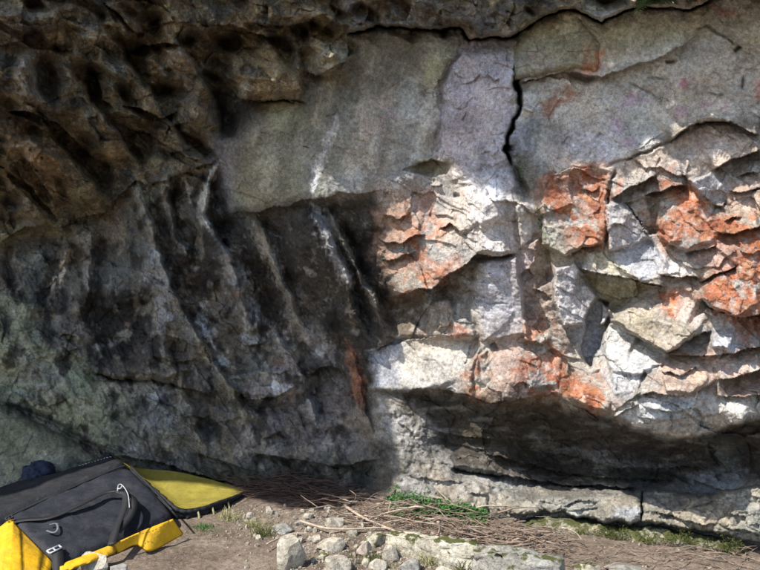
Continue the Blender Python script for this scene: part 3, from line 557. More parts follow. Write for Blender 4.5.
P_([(465,372),(482,355),(482,400),(468,402)], RUST, 7.4, 0.64, .1); P_([(490,350),(530,340),(525,395),(490,400)], (.44, .34, .29), 10, .7, .2); P_([(522,318),(550,318),(552,345),(524,342)], (.40, .20, .13), 4, .8, .2); P_([(520,358),(558,350),(560,395),(525,395)], RUST, 10.6, 0.78, .2); P_([(556,380),(600,372),(612,395),(606,414),(588,408),(565,398)], RUST, 9.0, 0.83, .1)
P_([(516,200),(532,198),(534,240),(518,252)], (.52, .50, .48), 4, .8); P_([(518,248),(536,244),(534,265),(520,275)], (.44, .36, .34), 4, .8); P_([(540,222),(560,218),(560,265),(540,260)], (.44, .43, .34), 8, .7, .2)
P_([(541,180),(575,170),(606,172),(607,245),(585,246),(565,225),(545,205)], RUST, 10.6, 0.85, .12); P_([(545,172),(560,172),(565,192),(545,200)], RUSTD, 5, .8, .1); P_([(560,185),(568,178),(585,205),(578,215)], (.46, .38, .33), 5, .5, .3)
P_([(553,268),(575,262),(596,290),(586,324),(560,326)], (.50, .49, .50), 4, .9); P_([(575,252),(620,250),(660,280),(610,276)], (.47, .44, .34), 6, .8); P_([(582,276),(658,286),(640,292),(615,312),(602,300)], (.27, .24, .145), 4, .85)
P_([(584,298),(606,302),(610,320),(592,366),(580,350)], (.40, .40, .42), 4, .8); P_([(606,204),(622,202),(651,236),(668,270),(640,282),(610,255)], (.44, .435, .445), 4, .9)
P_([(600,170),(650,152),(695,126),(762,136),(762,152),(712,171),(650,178)], (.50, .42, .355), 5, .9); P_([(690,124),(732,123),(748,135),(720,150),(690,150)], (.38, .34, .335), 6, .6)
P_([(660,172),(672,165),(676,185),(660,190)], RUST, 5.0, 0.83, .12); P_([(617,180),(627,176),(628,186),(618,194)], RUST, 5.8, 0.74, .12); P_([(657,232),(672,204),(690,186),(715,207),(736,214),(722,238),(686,252),(662,240)], RUST, 9.0, 0.85, .05); P_([(720,218),(764,212),(764,240),(700,252),(712,236)], RUST, 9.0, 0.83, .12); P_([(690,181),(712,172),(728,190),(722,206),(700,196)], (.42, .42, .44), 3, .95)
P_([(725,195),(762,188),(762,212),(735,215)], (.47, .36, .29), 5, .8); P_([(728,240),(800,225),(1010,225),(1010,340),(764,345),(735,325),(705,296)], RUST, 10, .7, .1)
P_([(735,262),(764,238),(764,318),(735,316),(700,298),(712,282)], RUST, 10.6, 0.83, .1); P_([(680,250),(735,240),(736,262),(700,272),(670,268)], (.44, .33, .29), 8, .7, .2); P_([(668,258),(690,262),(700,278),(660,278)], (.56, .54, .52), 4, .8)
P_([(655,292),(680,287),(686,300),(678,318),(660,315),(653,305)], RUST, 7.4, 0.87, .12); P_([(682,290),(708,312),(695,330),(676,318)], (.50, .42, .385), 5, .8); P_([(612,320),(650,296),(660,318),(696,330),(668,353),(630,332)], (.34, .31, .235), 6, .75, .2); P_([(700,298),(716,310),(736,322),(736,330),(712,318)], RUSTD, 4, .7, .2)
P_([(608,324),(632,335),(667,356),(661,368),(640,374),(612,371),(604,350)], (.50, .49, .465), 4, .95); P_([(660,360),(700,362),(716,380),(690,394),(662,390)], (.50, .37, .29), 6, .8, .1); P_([(700,352),(764,345),(764,370),(718,380)], (.47, .36, .31), 8, .7, .2); P_([(716,330),(740,332),(732,350),(712,346)], (.56, .56, .58), 4, .8)
P_([(612,415),(640,400),(690,398),(720,392),(748,405),(745,422),(700,437),(668,440),(640,430)], (.48, .47, .445), 5, .95); P_([(575,368),(640,372),(634,395),(612,400),(600,372)], (.44, .435, .44), 6, .8); P_([(718,382),(764,372),(764,398),(720,396)], (.27, .19, .15), 5, .7)
P_([(740,310),(764,300),(764,345),(735,335)], (.30, .15, .10), 6, .7, .2)
# undercut (stained dark, with some of its shade painted in) and foot of the wall
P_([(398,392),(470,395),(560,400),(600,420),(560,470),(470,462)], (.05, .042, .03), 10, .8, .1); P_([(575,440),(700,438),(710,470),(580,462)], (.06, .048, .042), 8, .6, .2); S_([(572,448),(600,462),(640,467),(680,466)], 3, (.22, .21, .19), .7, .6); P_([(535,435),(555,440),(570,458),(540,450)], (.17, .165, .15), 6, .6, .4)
P_([(708,440),(745,440),(740,475),(712,470)], (.12, .115, .105), 6, .7, .1); P_([(690,475),(745,470),(735,492),(700,486)], (.28, .29, .31), 6, .6, .2); P_([(376,392),(405,395),(452,470),(560,488),(560,515),(480,510),(380,490)], (.30, .285, .26), 10, .85); P_([(378,400),(400,400),(420,440),(385,450)], (.46, .45, .43), 6, .6, .5); P_([(385,430),(450,470),(500,490),(480,505),(400,490)], (.17, .155, .125), 8, .6, .5)
P_([(470,500),(560,490),(560,520),(480,520)], (.33, .30, .23), 10, .6, .2); P_([(420,470),(480,475),(500,500),(430,495)], (.37, .33, .27), 8, .5, .3)

grime = fbm(X / 18, Y / 26, 161, 5); pale = fbm(X / 16, Y / 24, 171, 5)
fill(sstep(.05, .3, grime) * .75 * np.clip(lw + .5 * roof - slab, 0, 1), (.04, .036, .032)); fill(sstep(.10, .36, pale) * .55 * np.clip(lw + .6 * roof - slab - dark, 0, 1), (.27, .25, .205))
redm = np.clip(f.C[..., 0] / np.maximum(f.C[..., 1], .01) - 1.5, 0, 1)
fill(redm * sstep(.0, .4, fbm(X / 22, Y / 12, 183, 4)) * .7, RUSTD); fill(redm * sstep(.0, .4, fbm(X / 18, Y / 12, 187, 4)) * .6, (.42, .235, .13))
fill(sstep(.02, .35, fbm(X / 10, Y / 8, 181, 4)) * .55 * sunny * (f.C[..., 0] > 1.6 * f.C[..., 1]), (.45, .40, .36))
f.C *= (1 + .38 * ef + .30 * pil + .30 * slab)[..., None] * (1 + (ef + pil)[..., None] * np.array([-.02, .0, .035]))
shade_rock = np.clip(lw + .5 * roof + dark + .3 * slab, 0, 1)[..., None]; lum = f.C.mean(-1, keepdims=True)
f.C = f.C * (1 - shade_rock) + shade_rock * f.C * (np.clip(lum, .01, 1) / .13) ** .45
fill(sstep(.05, .4, fbm(X / 30, Y / 7, 195, 5)) * .7 * und, (.19, .175, .15)); fill(sstep(.0, .3, fbm(X / 13, Y / 10, 191, 5)) * .7 * low, (.13, .12, .10)); P_([(372,440),(392,445),(402,500),(370,500)], (.09, .083, .07), 8, .8, .1)  # last patch darkens the wall foot with painted-in shade
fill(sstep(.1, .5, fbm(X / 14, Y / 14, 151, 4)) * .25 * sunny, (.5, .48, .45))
# build the sheet
ROCKY = f.D.copy()
co = np.stack([(X - CX) / F * f.D, f.D, CAMZ + (CY - Y) / F * f.D], -1).reshape(-1, 3)
quads = grid_quads(*X.shape)
lab = roof > .5
q_roof = (lab[:-1, :-1] & lab[1:, 1:]).reshape(-1)
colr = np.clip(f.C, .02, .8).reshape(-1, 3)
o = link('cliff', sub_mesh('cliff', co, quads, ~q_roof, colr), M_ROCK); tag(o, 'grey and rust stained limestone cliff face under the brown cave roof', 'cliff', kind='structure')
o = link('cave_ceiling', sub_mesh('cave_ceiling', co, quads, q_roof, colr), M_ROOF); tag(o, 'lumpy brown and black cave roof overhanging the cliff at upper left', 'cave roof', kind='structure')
def depth_at(px, py):
    i = min(max(int(np.searchsorted(ax_x, px)), 0), len(ax_x) - 1); j = min(max(int(np.searchsorted(ax_y, py)), 0), len(ax_y) - 1)
    return float(ROCKY[j, i])
def on_rock(px, py, out=0.0): return w(px, py, depth_at(px, py) - out)

# ------------------------------------------------------------------ overhang above the view: its lip throws the shade over the left of the wall
ZL = 4.6
edge = [(406,476),(393,456),(384,426),(376,398),(363,364),(372,350),(392,338),(398,300),(390,250),(386,205),(400,176),(425,160),(455,166),(482,190),(515,203),(545,196),(575,176),(612,169),(640,160),(655,146),(672,138),(690,128),(725,126),(760,132),(900,134)]
lip = []
for (px, py) in ((-150,522),(0,520),(60,512),(110,502),(170,493),(235,494),(290,508),(340,508),(375,500)):
    lip.append(g(px, py))
for (px, py) in edge:
    lip.append(on_rock(min(px, 1000), py))
lip = [p - SUN * ((ZL - p.z) / -SUN.z) for p in lip]
lip = [Vector((-16, 4.2, ZL))] + lip + [Vector((lip[-1].x + 9, lip[-1].y - .3, ZL))]
xs = [lip[0].x]
for p in lip[1:]:                                   # keep the lip running one way
    if p.x < xs[-1] + .05: p.x = xs[-1] + .05
    xs.append(p.x)
print('LIP', [(round(p.x, 2), round(p.y, 2)) for p in lip])
lx = np.array([p.x for p in lip]); ly = np.array([p.y for p in lip])
XG = np.concatenate([np.linspace(-16, -4, 60)[:-1], np.linspace(-4, 3, 420), np.linspace(3, 9.5, 40)[1:]])
LX, LY = XG, np.interp(XG, lx, ly) + fbm(XG * 5, XG * 0 + .5, 207, 3) * .07 + fbm(XG * 17, XG * 0 + 3.5, 209, 3) * .05
top = co.reshape(X.shape + (3,))[2]
o_ = np.argsort(top[:, 0])
T = np.stack([XG, np.interp(XG, top[o_, 0], top[o_, 1]), np.interp(XG, top[o_, 0], top[o_, 2])], -1)
rows = []
for t in np.linspace(0, 1, 40):
    nz = np.abs(fbm(XG * 1.3, np.full_like(XG, t * 5), 201, 4)) * .3 * math.sin(math.pi * t)
    a_ = t ** 2.2; c_ = t ** .4
    if t == 0: rows.append(np.stack([XG, T[:, 1] + .6, T[:, 2] - .35], -1))
    rows.append(np.stack([XG, T[:, 1] * (1 - a_) + LY * a_ + nz, T[:, 2] * (1 - c_) + ZL * c_ + nz * .2], -1))
for k in range(1, 16):
    nz = np.abs(fbm(XG * 1.1, np.full_like(XG, 9 + k * .5), 203, 4)) * .5 * min(1, k / 3)
    rows.append(np.stack([LX, LY + .16 * k + nz, np.full_like(LX, ZL + .32 * k)], -1))
rows.append(np.stack([LX, LY + 16, np.full_like(LX, ZL + 7.5)], -1))
R = np.array(rows); oc = np.zeros(R.shape); oc[:] = (.2, .18, .15)
oc[:40] = (.15, .115, .07)
o = link('cliff_overhang', np_mesh('cliff_overhang', R.reshape(-1, 3), grid_quads(*R.shape[:2]), oc.reshape(-1, 3)), M_ROOF)
tag(o, 'rock overhang of the cliff jutting out above the cave roof', 'cliff', kind='structure')

# ------------------------------------------------------------------ ground
def ground_z(x, y):
    x = np.asarray(x, float); y = np.asarray(y, float)
    near = np.exp(-((x * .35) ** 2 + ((y - 4.2) * .5) ** 2) * .3)
    z = fbm(x * 1.1, y * 1.1, 301, 4) * .035 * near + fbm(x * 7, y * 7, 303, 4) * .010 * near
    rough = sstep(-1.0, -.3, x) * near
    z = z + fbm(x * 11, y * 11, 305, 4) * .022 * rough
    return z
gx = axis(-3, 3, -60, 60, .018); gy = axis(2.9, 6.0, -60, 60, .018)
def grow_axis(a0, a1, lo, hi, step):
    mid = np.arange(a0, a1, step); v = []; s = step; t = 0
    while t < hi - a1: s *= 1.12; t += s; v.append(t)
    h = a1 + np.array(v); v = []; s = step; t = 0
    while t < a0 - lo: s *= 1.12; t += s; v.append(t)
    return np.concatenate([(a0 - np.array(v))[::-1], mid, h])
gx = grow_axis(-3, 2.6, -300, 300, .018); gy = grow_axis(3.2, 5.6, -300, 300, .018)
GX, GY = np.meshgrid(gx, gy); GZ = ground_z(GX, GY)
m, nt, b = new_mat('bare_earth')
coo = N(nt, 'ShaderNodeTexCoord').outputs['Object']
c = ramp(nt, noise(nt, coo, 2.2, 8, .62, .3), [(.3, (.13, .102, .08)), (.5, (.205, .162, .127)), (.7, (.27, .22, .175))])
c = mul(nt, c, ramp(nt, noise(nt, coo, 32, 6, .7), [(.35, (.6, .6, .6)), (.65, (1.35, 1.33, 1.3))]))
fr = ramp(nt, noise(nt, coo, 75, 3, .6), [(.60, (0, 0, 0)), (.66, (1, 1, 1))])
mx = N(nt, 'ShaderNodeMix', data_type='RGBA'); nt.links.new(fr, mx.inputs[0]); nt.links.new(c, mx.inputs[6]); mx.inputs[7].default_value = (.30, .265, .22, 1)
fr2 = ramp(nt, noise(nt, coo, 5, 5, .6), [(.60, (0, 0, 0)), (.72, (.75, .75, .75))])
mx2 = N(nt, 'ShaderNodeMix', data_type='RGBA'); nt.links.new(fr2, mx2.inputs[0]); nt.links.new(mx.outputs[2], mx2.inputs[6]); mx2.inputs[7].default_value = (.115, .125, .05, 1)
nt.links.new(mx2.outputs[2], b.inputs['Base Color']); b.inputs['Roughness'].default_value = .95; b.inputs['Specular IOR Level'].default_value = .15
bumps(nt, b, [(noise(nt, coo, 26, 8, .7), .03, .6), (noise(nt, coo, 120, 5, .7), .008, .8)])
M_EARTH = m
o = link('ground', np_mesh('ground', np.stack([GX, GY, GZ], -1).reshape(-1, 3), grid_quads(*GX.shape)[:, ::-1]), M_EARTH)
tag(o, 'bare brown earth at the foot of the cliff', 'ground', kind='structure')

# ------------------------------------------------------------------ separate blocks of the cliff foot and face
def block(name, label, cat, poly, depth, base, rim=9, back=.35, rough=1.0, mat=None, paint=None, carve=None, step=.8, group=None):
    """a rock with its own rounded outline: front relief plus sides that run back into the cliff"""
    x0, x1 = min(p[0] for p in poly) - 8, max(p[0] for p in poly) + 8; y0, y1 = min(p[1] for p in poly) - 8, max(p[1] for p in poly) + 8
    XX, YY = np.meshgrid(np.arange(x0, x1, step), np.arange(y0, y1, step))
    q = Field(XX, YY); q.D = rbf(depth, XX, YY); q.C[:] = base
    sd = poly_sd(XX + fbm(XX / 12, YY / 12, 401, 4) * 4, YY + fbm(XX / 12, YY / 12, 407, 4) * 4, poly)
    a1, _ = facets(XX / 30, YY / 16, 21, .5, .5); a2, _ = facets(XX / 11, YY / 7, 22, .5, .5)
    q.D += rough * (a1 * .03 + a2 * .014 + fbm(XX / 8, YY / 8, 411, 4) * .018 + fbm(XX / 30, YY / 30, 413, 3) * .03)
    if carve: carve(q)
    if paint: paint(q)
    t = np.clip(sd / rim, 0, 1); q.D += .10 * rim / 9 * (1 - np.sqrt(np.clip(1 - (1 - t) ** 2, 0, 1)))
    q.D += np.clip(-sd / 4, 0, 1) * back
    kp = (sd > -4)
    k = (kp[:-1, :-1] & kp[1:, :-1] & kp[1:, 1:] & kp[:-1, 1:]).reshape(-1)
    c3 = np.stack([(XX - CX) / F * q.D, q.D, CAMZ + (CY - YY) / F * q.D], -1).reshape(-1, 3)
    o = link(name, sub_mesh(name, c3, grid_quads(*XX.shape), k, np.clip(q.C, .02, .8).reshape(-1, 3)), mat or M_ROCK)
    return tag(o, label, cat, group)
def pt_slab(q):
    q.paint([(0,415),(60,440),(110,460),(60,480),(0,470)], (.205, .21, .145), 14, .7, .2); q.paint([(-60,380),(0,405),(40,430),(0,440)], (.14, .15, .10), 10, .7, .2); q.paint([(30,455),(60,445),(70,470)], (.3, .29, .22), 8, .5, .2)
block('boulder', 'smooth olive green rock slab leaning against the cliff behind the black crash pad', 'boulder',
      [(-200,320),(-60,375),(0,406),(30,419),(60,434),(98,455),(122,470),(150,495),(150,520),(-200,560)],
      [(-200,330,4.7),(-200,540,4.3),(0,420,4.85),(0,520,4.55),(100,470,4.98),(140,515,4.85),(50,450,4.8)], (.165, .17, .125), rim=10, rough=.55, paint=pt_slab)
def pt_led(q):
    q.paint([(515,492),(640,500),(640,520),(520,515)], (.33, .31, .26), 8, .6, .4); q.paint([(640,500),(700,500),(764,490),(764,530),(660,520)], (.36, .33, .265), 10, .6, .4); q.paint([(505,488),(640,490),(640,500),(520,500)], (.14, .13, .11), 5, .7, .2); q.paint([(615,508),(640,508),(640,518),(615,518)], BLUE, 4, .6)  # dark strip along the ledge top carries cast shade in its colour
    q.paint([(500,520),(560,520),(560,545),(510,535)], (.25, .24, .17), 8, .5, .2)
def cv_left(q):
    q.crack([(560,500),(563,505),(556,514)], 1.5, .03); q.ledge([(560,508),(580,500),(600,502)], .02, .03, 10, 8); q.facet([(505,486),(640,490),(640,500),(520,500)], 0, 0, -.6, 3)
def cv_right(q):
    q.ledge([(650,510),(680,518),(703,525),(720,522)], .03, .05, 12, 9); q.ledge([(722,528),(745,530),(766,536)], .05, .07, 14, 10); q.crack([(703,524),(712,512)], 1.5, .03); q.ledge([(668,515),(690,508),(720,500)], .02, .02, 10, 10)
PY = lambda px: float(plane_Y(np.array(px)))
block('rock_ledge', 'buff rock ledge block left of the upright joint below the undercut', 'rock ledge',
      [(502,492),(515,486),(560,487),(600,490),(641,491),(641,521),(628,523),(618,520),(604,522),(590,516),(577,517),(566,510),(552,513),(540,510),(520,518),(506,514)],
      [(505,490,PY(505) + .14),(505,516,PY(505) - .02),(570,490,PY(570) + .2),(570,502,PY(570) - .0),(570,512,PY(570) - .06),(640,490,PY(640) + .22),(640,506,PY(640) - .02),(640,520,PY(640) - .06)], (.24, .225, .19), rim=6, rough=1.7, paint=pt_led, carve=cv_left)
block('rock_ledge', 'pale buff rock ledge block right of the upright joint below the undercut', 'rock ledge',
      [(643,491),(670,492),(700,497),(722,493),(745,488),(800,480),(900,480),(900,545),(800,545),(760,543),(735,537),(712,531),(690,528),(665,524),(643,521)],
      [(645,492,PY(645) + .22),(645,506,PY(645) - .0),(645,520,PY(645) - .08),(700,500,PY(700) + .05),(700,528,PY(700) - .11),(764,490,PY(764) - .02),(764,540,PY(764) - .1),(900,490,PY(900) - .02),(900,540,PY(900) - .1)], (.25, .235, .195), rim=6, rough=1.7, paint=pt_led, carve=cv_right)
block('boulder', 'low mossy boulder wedged under the buff ledges at the wall foot', 'boulder',
      [(505,530),(525,521),(548,517),(585,520),(618,527),(650,526),(690,532),(720,540),(742,552),(735,575),(560,575),(520,548)],
      [(510,530,PY(510) - .06),(530,560,PY(530) - .12),(600,525,PY(600) - .04),(600,560,PY(600) - .14),(700,540,PY(700) - .04),(720,565,PY(720) - .1)], (.25, .235, .165), rim=8, rough=.8,
      mat=rock_material('mossy_limestone', moss=.55))
def pt_top(q):
    q.paint([(583,60),(590,46),(597,52),(600,64),(590,71),(581,69)], (.30, .12, .065), 6, .8, .3); q.paint([(530,55),(545,50),(556,64),(533,66)], (.24, .15, .13), 6, .7, .2); q.paint([(515,55),(560,60),(575,72),(520,80)], (.32, .31, .29), 8, .5, .2)
block('rock_block', 'olive grey block with a rust spot jammed beneath the roof beside the upright crack', 'rock block',
      [(511,68),(513,45),(525,30),(545,17),(568,11),(578,12),(590,24),(600,38),(604,66),(597,73),(575,69),(556,71),(535,77),(514,79)],
      [(515,40,PY(515) - .52),(515,75,PY(515) - .50),(560,20,PY(560) - .55),(560,70,PY(560) - .53),(600,35,PY(600) - .52),(600,70,PY(600) - .48)], (.275, .265, .19), rim=8, rough=.5, paint=pt_top)

# ------------------------------------------------------------------ generic shapes
def bm_obj(name, bm, mat, parent=None, smooth=True):
    me = bpy.data.meshes.new(name); bm.to_mesh(me); bm.free()
    for p in me.polygons: p.use_smooth = smooth
    o = link(name, me, mat)
    if parent is not None:
        o.parent = parent; o.matrix_parent_inverse = Matrix.Translation(-parent.location)
    return o
def tube_bm(bm, pts, radii, n=7):
    pts = [Vector(p) for p in pts]; rings = []
    for i, p in enumerate(pts):
        d = (pts[min(i + 1, len(pts) - 1)] - pts[max(i - 1, 0)]).normalized()
        a = d.cross(Vector((0, 0, 1)) if abs(d.z) < .9 else Vector((1, 0, 0))).normalized(); c = d.cross(a)
        r = radii[i] if isinstance(radii, (list, tuple)) else radii
        rings.append([bm.verts.new(p + (a * math.cos(2 * math.pi * k / n) + c * math.sin(2 * math.pi * k / n)) * r) for k in range(n)])
    for r0, r1 in zip(rings[:-1], rings[1:]):
        for k in range(n): bm.faces.new((r0[k], r0[(k + 1) % n], r1[(k + 1) % n], r1[k]))
    bm.faces.new(rings[0][::-1]); bm.faces.new(rings[-1])
def catmull(pts, n=8):
    P = [Vector(p) for p in pts]; P = [P[0] * 2 - P[1]] + P + [P[-1] * 2 - P[-2]]; out = []
    for i in range(1, len(P) - 2):
        for k in range(n):
            t = k / n; a, b_, c, d = P[i - 1], P[i], P[i + 1], P[i + 2]
            out.append(.5 * ((2 * b_) + (c - a) * t + (2 * a - 5 * b_ + 4 * c - d) * t * t + (3 * b_ - a - 3 * c + d) * t ** 3))
    out.append(P[-2]); return out
def ribbon_bm(bm, pts, width, thick, up=Vector((0, 0, 1)), twist=None):
    """a flat webbing strap along pts; up is its face normal"""
    rings = []
    for i, p in enumerate(pts):
        d = (pts[min(i + 1, len(pts) - 1)] - pts[max(i - 1, 0)]).normalized()
        u = up
        if twist: u = Matrix.Rotation(twist(i / (len(pts) - 1)), 3, d) @ up
        s = d.cross(u).normalized(); nrm = s.cross(d).normalized()
        rings.append([bm.verts.new(p + s * a * width / 2 + nrm * b_ * thick / 2) for a, b_ in ((-1, -1), (1, -1), (1, 1), (-1, 1))])
    for r0, r1 in zip(rings[:-1], rings[1:]):
        for k in range(4): bm.faces.new((r0[k], r0[(k + 1) % 4], r1[(k + 1) % 4], r1[k]))
    bm.faces.new(rings[0][::-1]); bm.faces.new(rings[-1])

# ------------------------------------------------------------------ stones
def rock_mesh(name, size, seed, sub=3, cuts=14):
    r = random.Random(seed); bm = bmesh.new(); bmesh.ops.create_icosphere(bm, subdivisions=sub, radius=1)
    planes = []
    for k in range(cuts):
        v = Vector((r.gauss(0, 1), r.gauss(0, 1), r.gauss(0, 1))).normalized(); planes.append((v, r.uniform(.48, .86)))
    for v in bm.verts:
        p = v.co.copy()
        for n_, c_ in planes:
            d = p.dot(n_)
            if d > c_: p -= n_ * (d - c_)
        v.co = p
    co_ = np.array([v.co for v in bm.verts])
    nn = fbm(co_[:, 0] * 3 + seed, co_[:, 1] * 3 + co_[:, 2] * 2, 501, 4) * .07
    mn = co_.min(0); mxx = co_.max(0)
    for v, q in zip(bm.verts, nn):
        v.co *= 1 + q
        v.co = Vector(((v.co.x - (mn[0] + mxx[0]) / 2) / (mxx[0] - mn[0]) * size[0], (v.co.y - (mn[1] + mxx[1]) / 2) / (mxx[1] - mn[1]) * size[1], (v.co.z - mn[2]) / (mxx[2] - mn[2]) * size[2]))
    return bm
M_STONE = rock_material('loose_stone', attr=False, base=(.41, .38, .315), bump=.9)
M_STONEG = rock_material('grey_loose_stone', attr=False, base=(.27, .265, .24), bump=.6)
M_STONEM = rock_material('mossy_loose_stone', attr=False, base=(.42, .40, .32), bump=.6, moss=.5)
def stone(px, py, wpx, hpx, label, mat=None, depth=None, rz=0.0, name='stone', group=None, tilt=0.0, seed=None):
    """px, py: the middle of the stone's foot"""
    p = g(px, py); k = p.y / F; sx = wpx * k; sz = hpx * k; sy = depth or sx * .75
    bm = rock_mesh(name, (sx, sy, sz * 1.5), seed or int(px * 7 + py * 13))
    o = bm_obj(name, bm, mat or M_STONE, smooth=False)
    o.location = (p.x, p.y + sy * .35, float(ground_z(p.x, p.y)) - sz * .42); o.rotation_euler = (0, tilt, rz)
    for pl in o.data.polygons: pl.use_smooth = False
    return tag(o, label, 'stone', group)
stone(291, 571, 30, 28, 'big squat pale boulder on bare earth left of the other stones', name='boulder', seed=5)
stone(331, 551, 30, 10, 'long flat cream stone lying behind the big squat boulder', M_STONE)
stone(334, 527, 19, 8, 'cream stone with a dark end under the bleached branches', M_STONE)
stone(283, 531, 24, 7, 'flat grey stone beside the dry grass tuft', M_STONEG)
stone(361, 556, 14, 13, 'pinkish wedge shaped stone standing on end', rock_material('pinkish_stone', attr=False, base=(.40, .34, .29), bump=.6), tilt=.3)
stone(338, 574, 28, 12, 'pale pointed stone cut by the bottom of the picture', M_STONE)
stone(269, 511, 7, 6, 'tiny white stone near the wall foot below the dark crack', M_STONE)
stone(249, 518, 8, 7, 'small white stone close to the tip of the yellow pad', M_STONE)
stone(317, 544, 11, 7, 'small round cream stone above the long flat one', M_STONE)
stone(391, 563, 17, 15, 'blocky pale stone in front of the mossy kerb slab', M_STONE)
stone(374, 548, 26, 10, 'cream slab end with a mossy side beside the kerb slab', M_STONEM, depth=.12)
for i, (px, py, ww, hh, lab_) in enumerate([(378,572,20,9,'low grey stone between the blocky stone and the bottom edge'),(352,536,12,6,'flat buff stone touching the brush heap'),(300,540,9,5,'little grey chip behind the big squat boulder'),
        (410,575,24,10,'wide grey stone under the kerb slab'),(446,577,22,9,'rounded stone under the joint of the kerb slabs'),(366,566,9,7,'small angular stone beside the pinkish wedge'),(322,560,12,6,'flat chip in the shadow of the big squat boulder'),
        (298,524,9,5,'small grey stone under the dark brush'),(308,518,11,5,'flat stone half buried in the dark twigs'),(310,532,7,5,'small pale chip between two grey stones'),(590,574,30,9,'buff stone lying in front of the low mossy boulder'),(630,575,40,8,'long flat stone at the bottom edge near the low mossy boulder'),(548,560,12,6,'small stone at the end of the grey kerb slab')]):
    stone(px, py, ww, hh, lab_, [M_STONE, M_STONEG, M_STONEM][(i * 2 + i // 3) % 3])
rs = random.Random(91); n_ = 0
while n_ < 60:
    px, py = rs.uniform(235, 470), rs.uniform(508, 572)
    if px < 300 and py > 540: continue
    if px > 380 and py < 545: continue
    stone(px, py, rs.uniform(3, 8), rs.uniform(2, 5), 'small pale rock chip scattered on the earth among the larger loose stones', [M_STONE, M_STONE, M_STONEG][n_ % 3], group='small rock chips on the earth', rz=rs.uniform(0, 3)); n_ += 1
# kerb slabs along the path
def slab_stone(p0, p1, h, dpt, label, mat, seed):
    a = g(*p0); b_ = g(*p1); L = (b_ - a).length; ang = math.atan2(b_.y - a.y, b_.x - a.x)
    r = random.Random(seed); bm = bmesh.new()
    bmesh.ops.create_cube(bm, size=1); bmesh.ops.subdivide_edges(bm, edges=bm.edges[:], cuts=14, use_grid_fill=True)
    co_ = np.array([v.co for v in bm.verts])
    hh, _ = facets(co_[:, 0] * 7 + seed, co_[:, 1] * 3 + co_[:, 2] * 3, seed, .6, .6); nn = fbm(co_[:, 0] * 4 + seed, co_[:, 1] * 4 + co_[:, 2] * 3, 503, 4)
    for v, a_, n_ in zip(bm.verts, hh, nn):
        q = v.co.copy(); e = 1 - .10 * (abs(q.x * 2) ** 6) ; v.co = Vector((q.x * L * (1 + .03 * n_), q.y * dpt * e * (1 + .12 * n_) * (1 - .12 * (q.z + .5)), (q.z * e + .5) * h + (a_ * .05 + n_ * .05) * h * 3 * (q.z + .5) * .6))
        v.co.x += .02 * a_; v.co.y += .012 * a_ + .02 * n_
    bmesh.ops.recalc_face_normals(bm, faces=bm.faces[:])
    o = bm_obj('kerb_stone', bm, mat, smooth=True)
    c_ = (a + b_) / 2; o.location = (c_.x, c_.y + dpt * .5, -h * .25); o.rotation_euler = (0, 0, ang)
    return tag(o, label, 'kerb stone', 'kerb stones along the foot of the wall')
slab_stone((388,558), (480,572), .17, .10, 'long cream kerb slab with moss hanging down its front', rock_material('mossy_kerb', attr=False, base=(.46, .43, .345), bump=.9, moss=.2), 3)
slab_stone((478,578), (566,592), .17, .16, 'broad grey kerb slab at the bottom edge right of the cream slab', rock_material('grey_kerb', attr=False, base=(.30, .295, .265), bump=.9, moss=.1), 8)

# fine gravel and chips nobody could count
bm = bmesh.new(); r = random.Random(5)
for i in range(2600):
    px, py = (r.uniform(225, 470), r.uniform(505, 575)) if r.random() < .8 else (r.uniform(180, 760), r.uniform(505, 575))
    if px < 290 and py > 535 and r.random() < .8: continue
    p = g(px, py); s = r.uniform(.002, .008) * (2.2 if r.random() < .07 else 1)
    mm = Matrix.Translation((p.x, p.y, float(ground_z(p.x, p.y)) + s * .2)) @ Matrix.Rotation(r.uniform(0, 6), 4, Vector((r.gauss(0, 1), r.gauss(0, 1), 1)).normalized()) @ Matrix.Diagonal((s * r.uniform(.8, 1.8), s, s * r.uniform(.5, 1), 1))
    bmesh.ops.create_icosphere(bm, subdivisions=1, radius=1, matrix=mm)
tag(bm_obj('gravel', bm, rock_material('grit', attr=False, base=(.29, .255, .205), bump=.5), smooth=False), 'scattered pale rock chips on the earth', 'gravel', kind='stuff')

# ------------------------------------------------------------------ dry brush
M_TWIG = simple_mat('dry_twig', (.235, .185, .145), .4, 30, .9, .002, 150, .1, ((1.08, .95, .9), (.95, 1.0, 1.02)))
M_PALE = simple_mat('bleached_wood', (.40, .32, .245), .3, 30, .9, .002, 150, .1)
M_DKTW = simple_mat('dark_twig', (.10, .065, .05), .4, 30, .9, .002, 150, .1)
def twig_bm(bm, p, ang, L, rad, r, lift=.05, fork=True):
    pts = []; q = Vector(p); a = ang; el = r.uniform(-.05, .25)
    for k in range(6):
        pts.append(q.copy()); a += r.gauss(0, .22); el += r.gauss(-.05, .12)
        q = q + Vector((math.cos(a) * math.cos(el), math.sin(a) * math.cos(el), math.sin(el))) * L / 5
        q.z = max(q.z, float(ground_z(q.x, q.y)) + rad)
    tube_bm(bm, pts, [rad * (1 - .14 * k) for k in range(6)], 5)
    if fork and r.random() < .6:
        k = r.choice((2, 3)); f0 = pts[k]; a2 = ang + r.choice((-1, 1)) * r.uniform(.4, .9); fp = [f0]
        for j in range(3): fp.append(fp[-1] + Vector((math.cos(a2), math.sin(a2), r.uniform(-.1, .3))) * L * .14)
        tube_bm(bm, fp, [rad * .6, rad * .5, rad * .4, rad * .25], 5)
def heap_spot(r):
    t = r.random()
    px = 345 + t * 215 + r.gauss(0, 8); py = 512 + t * 36 + r.gauss(0, 7); return px, min(max(py, 503), 566)
r = random.Random(21)
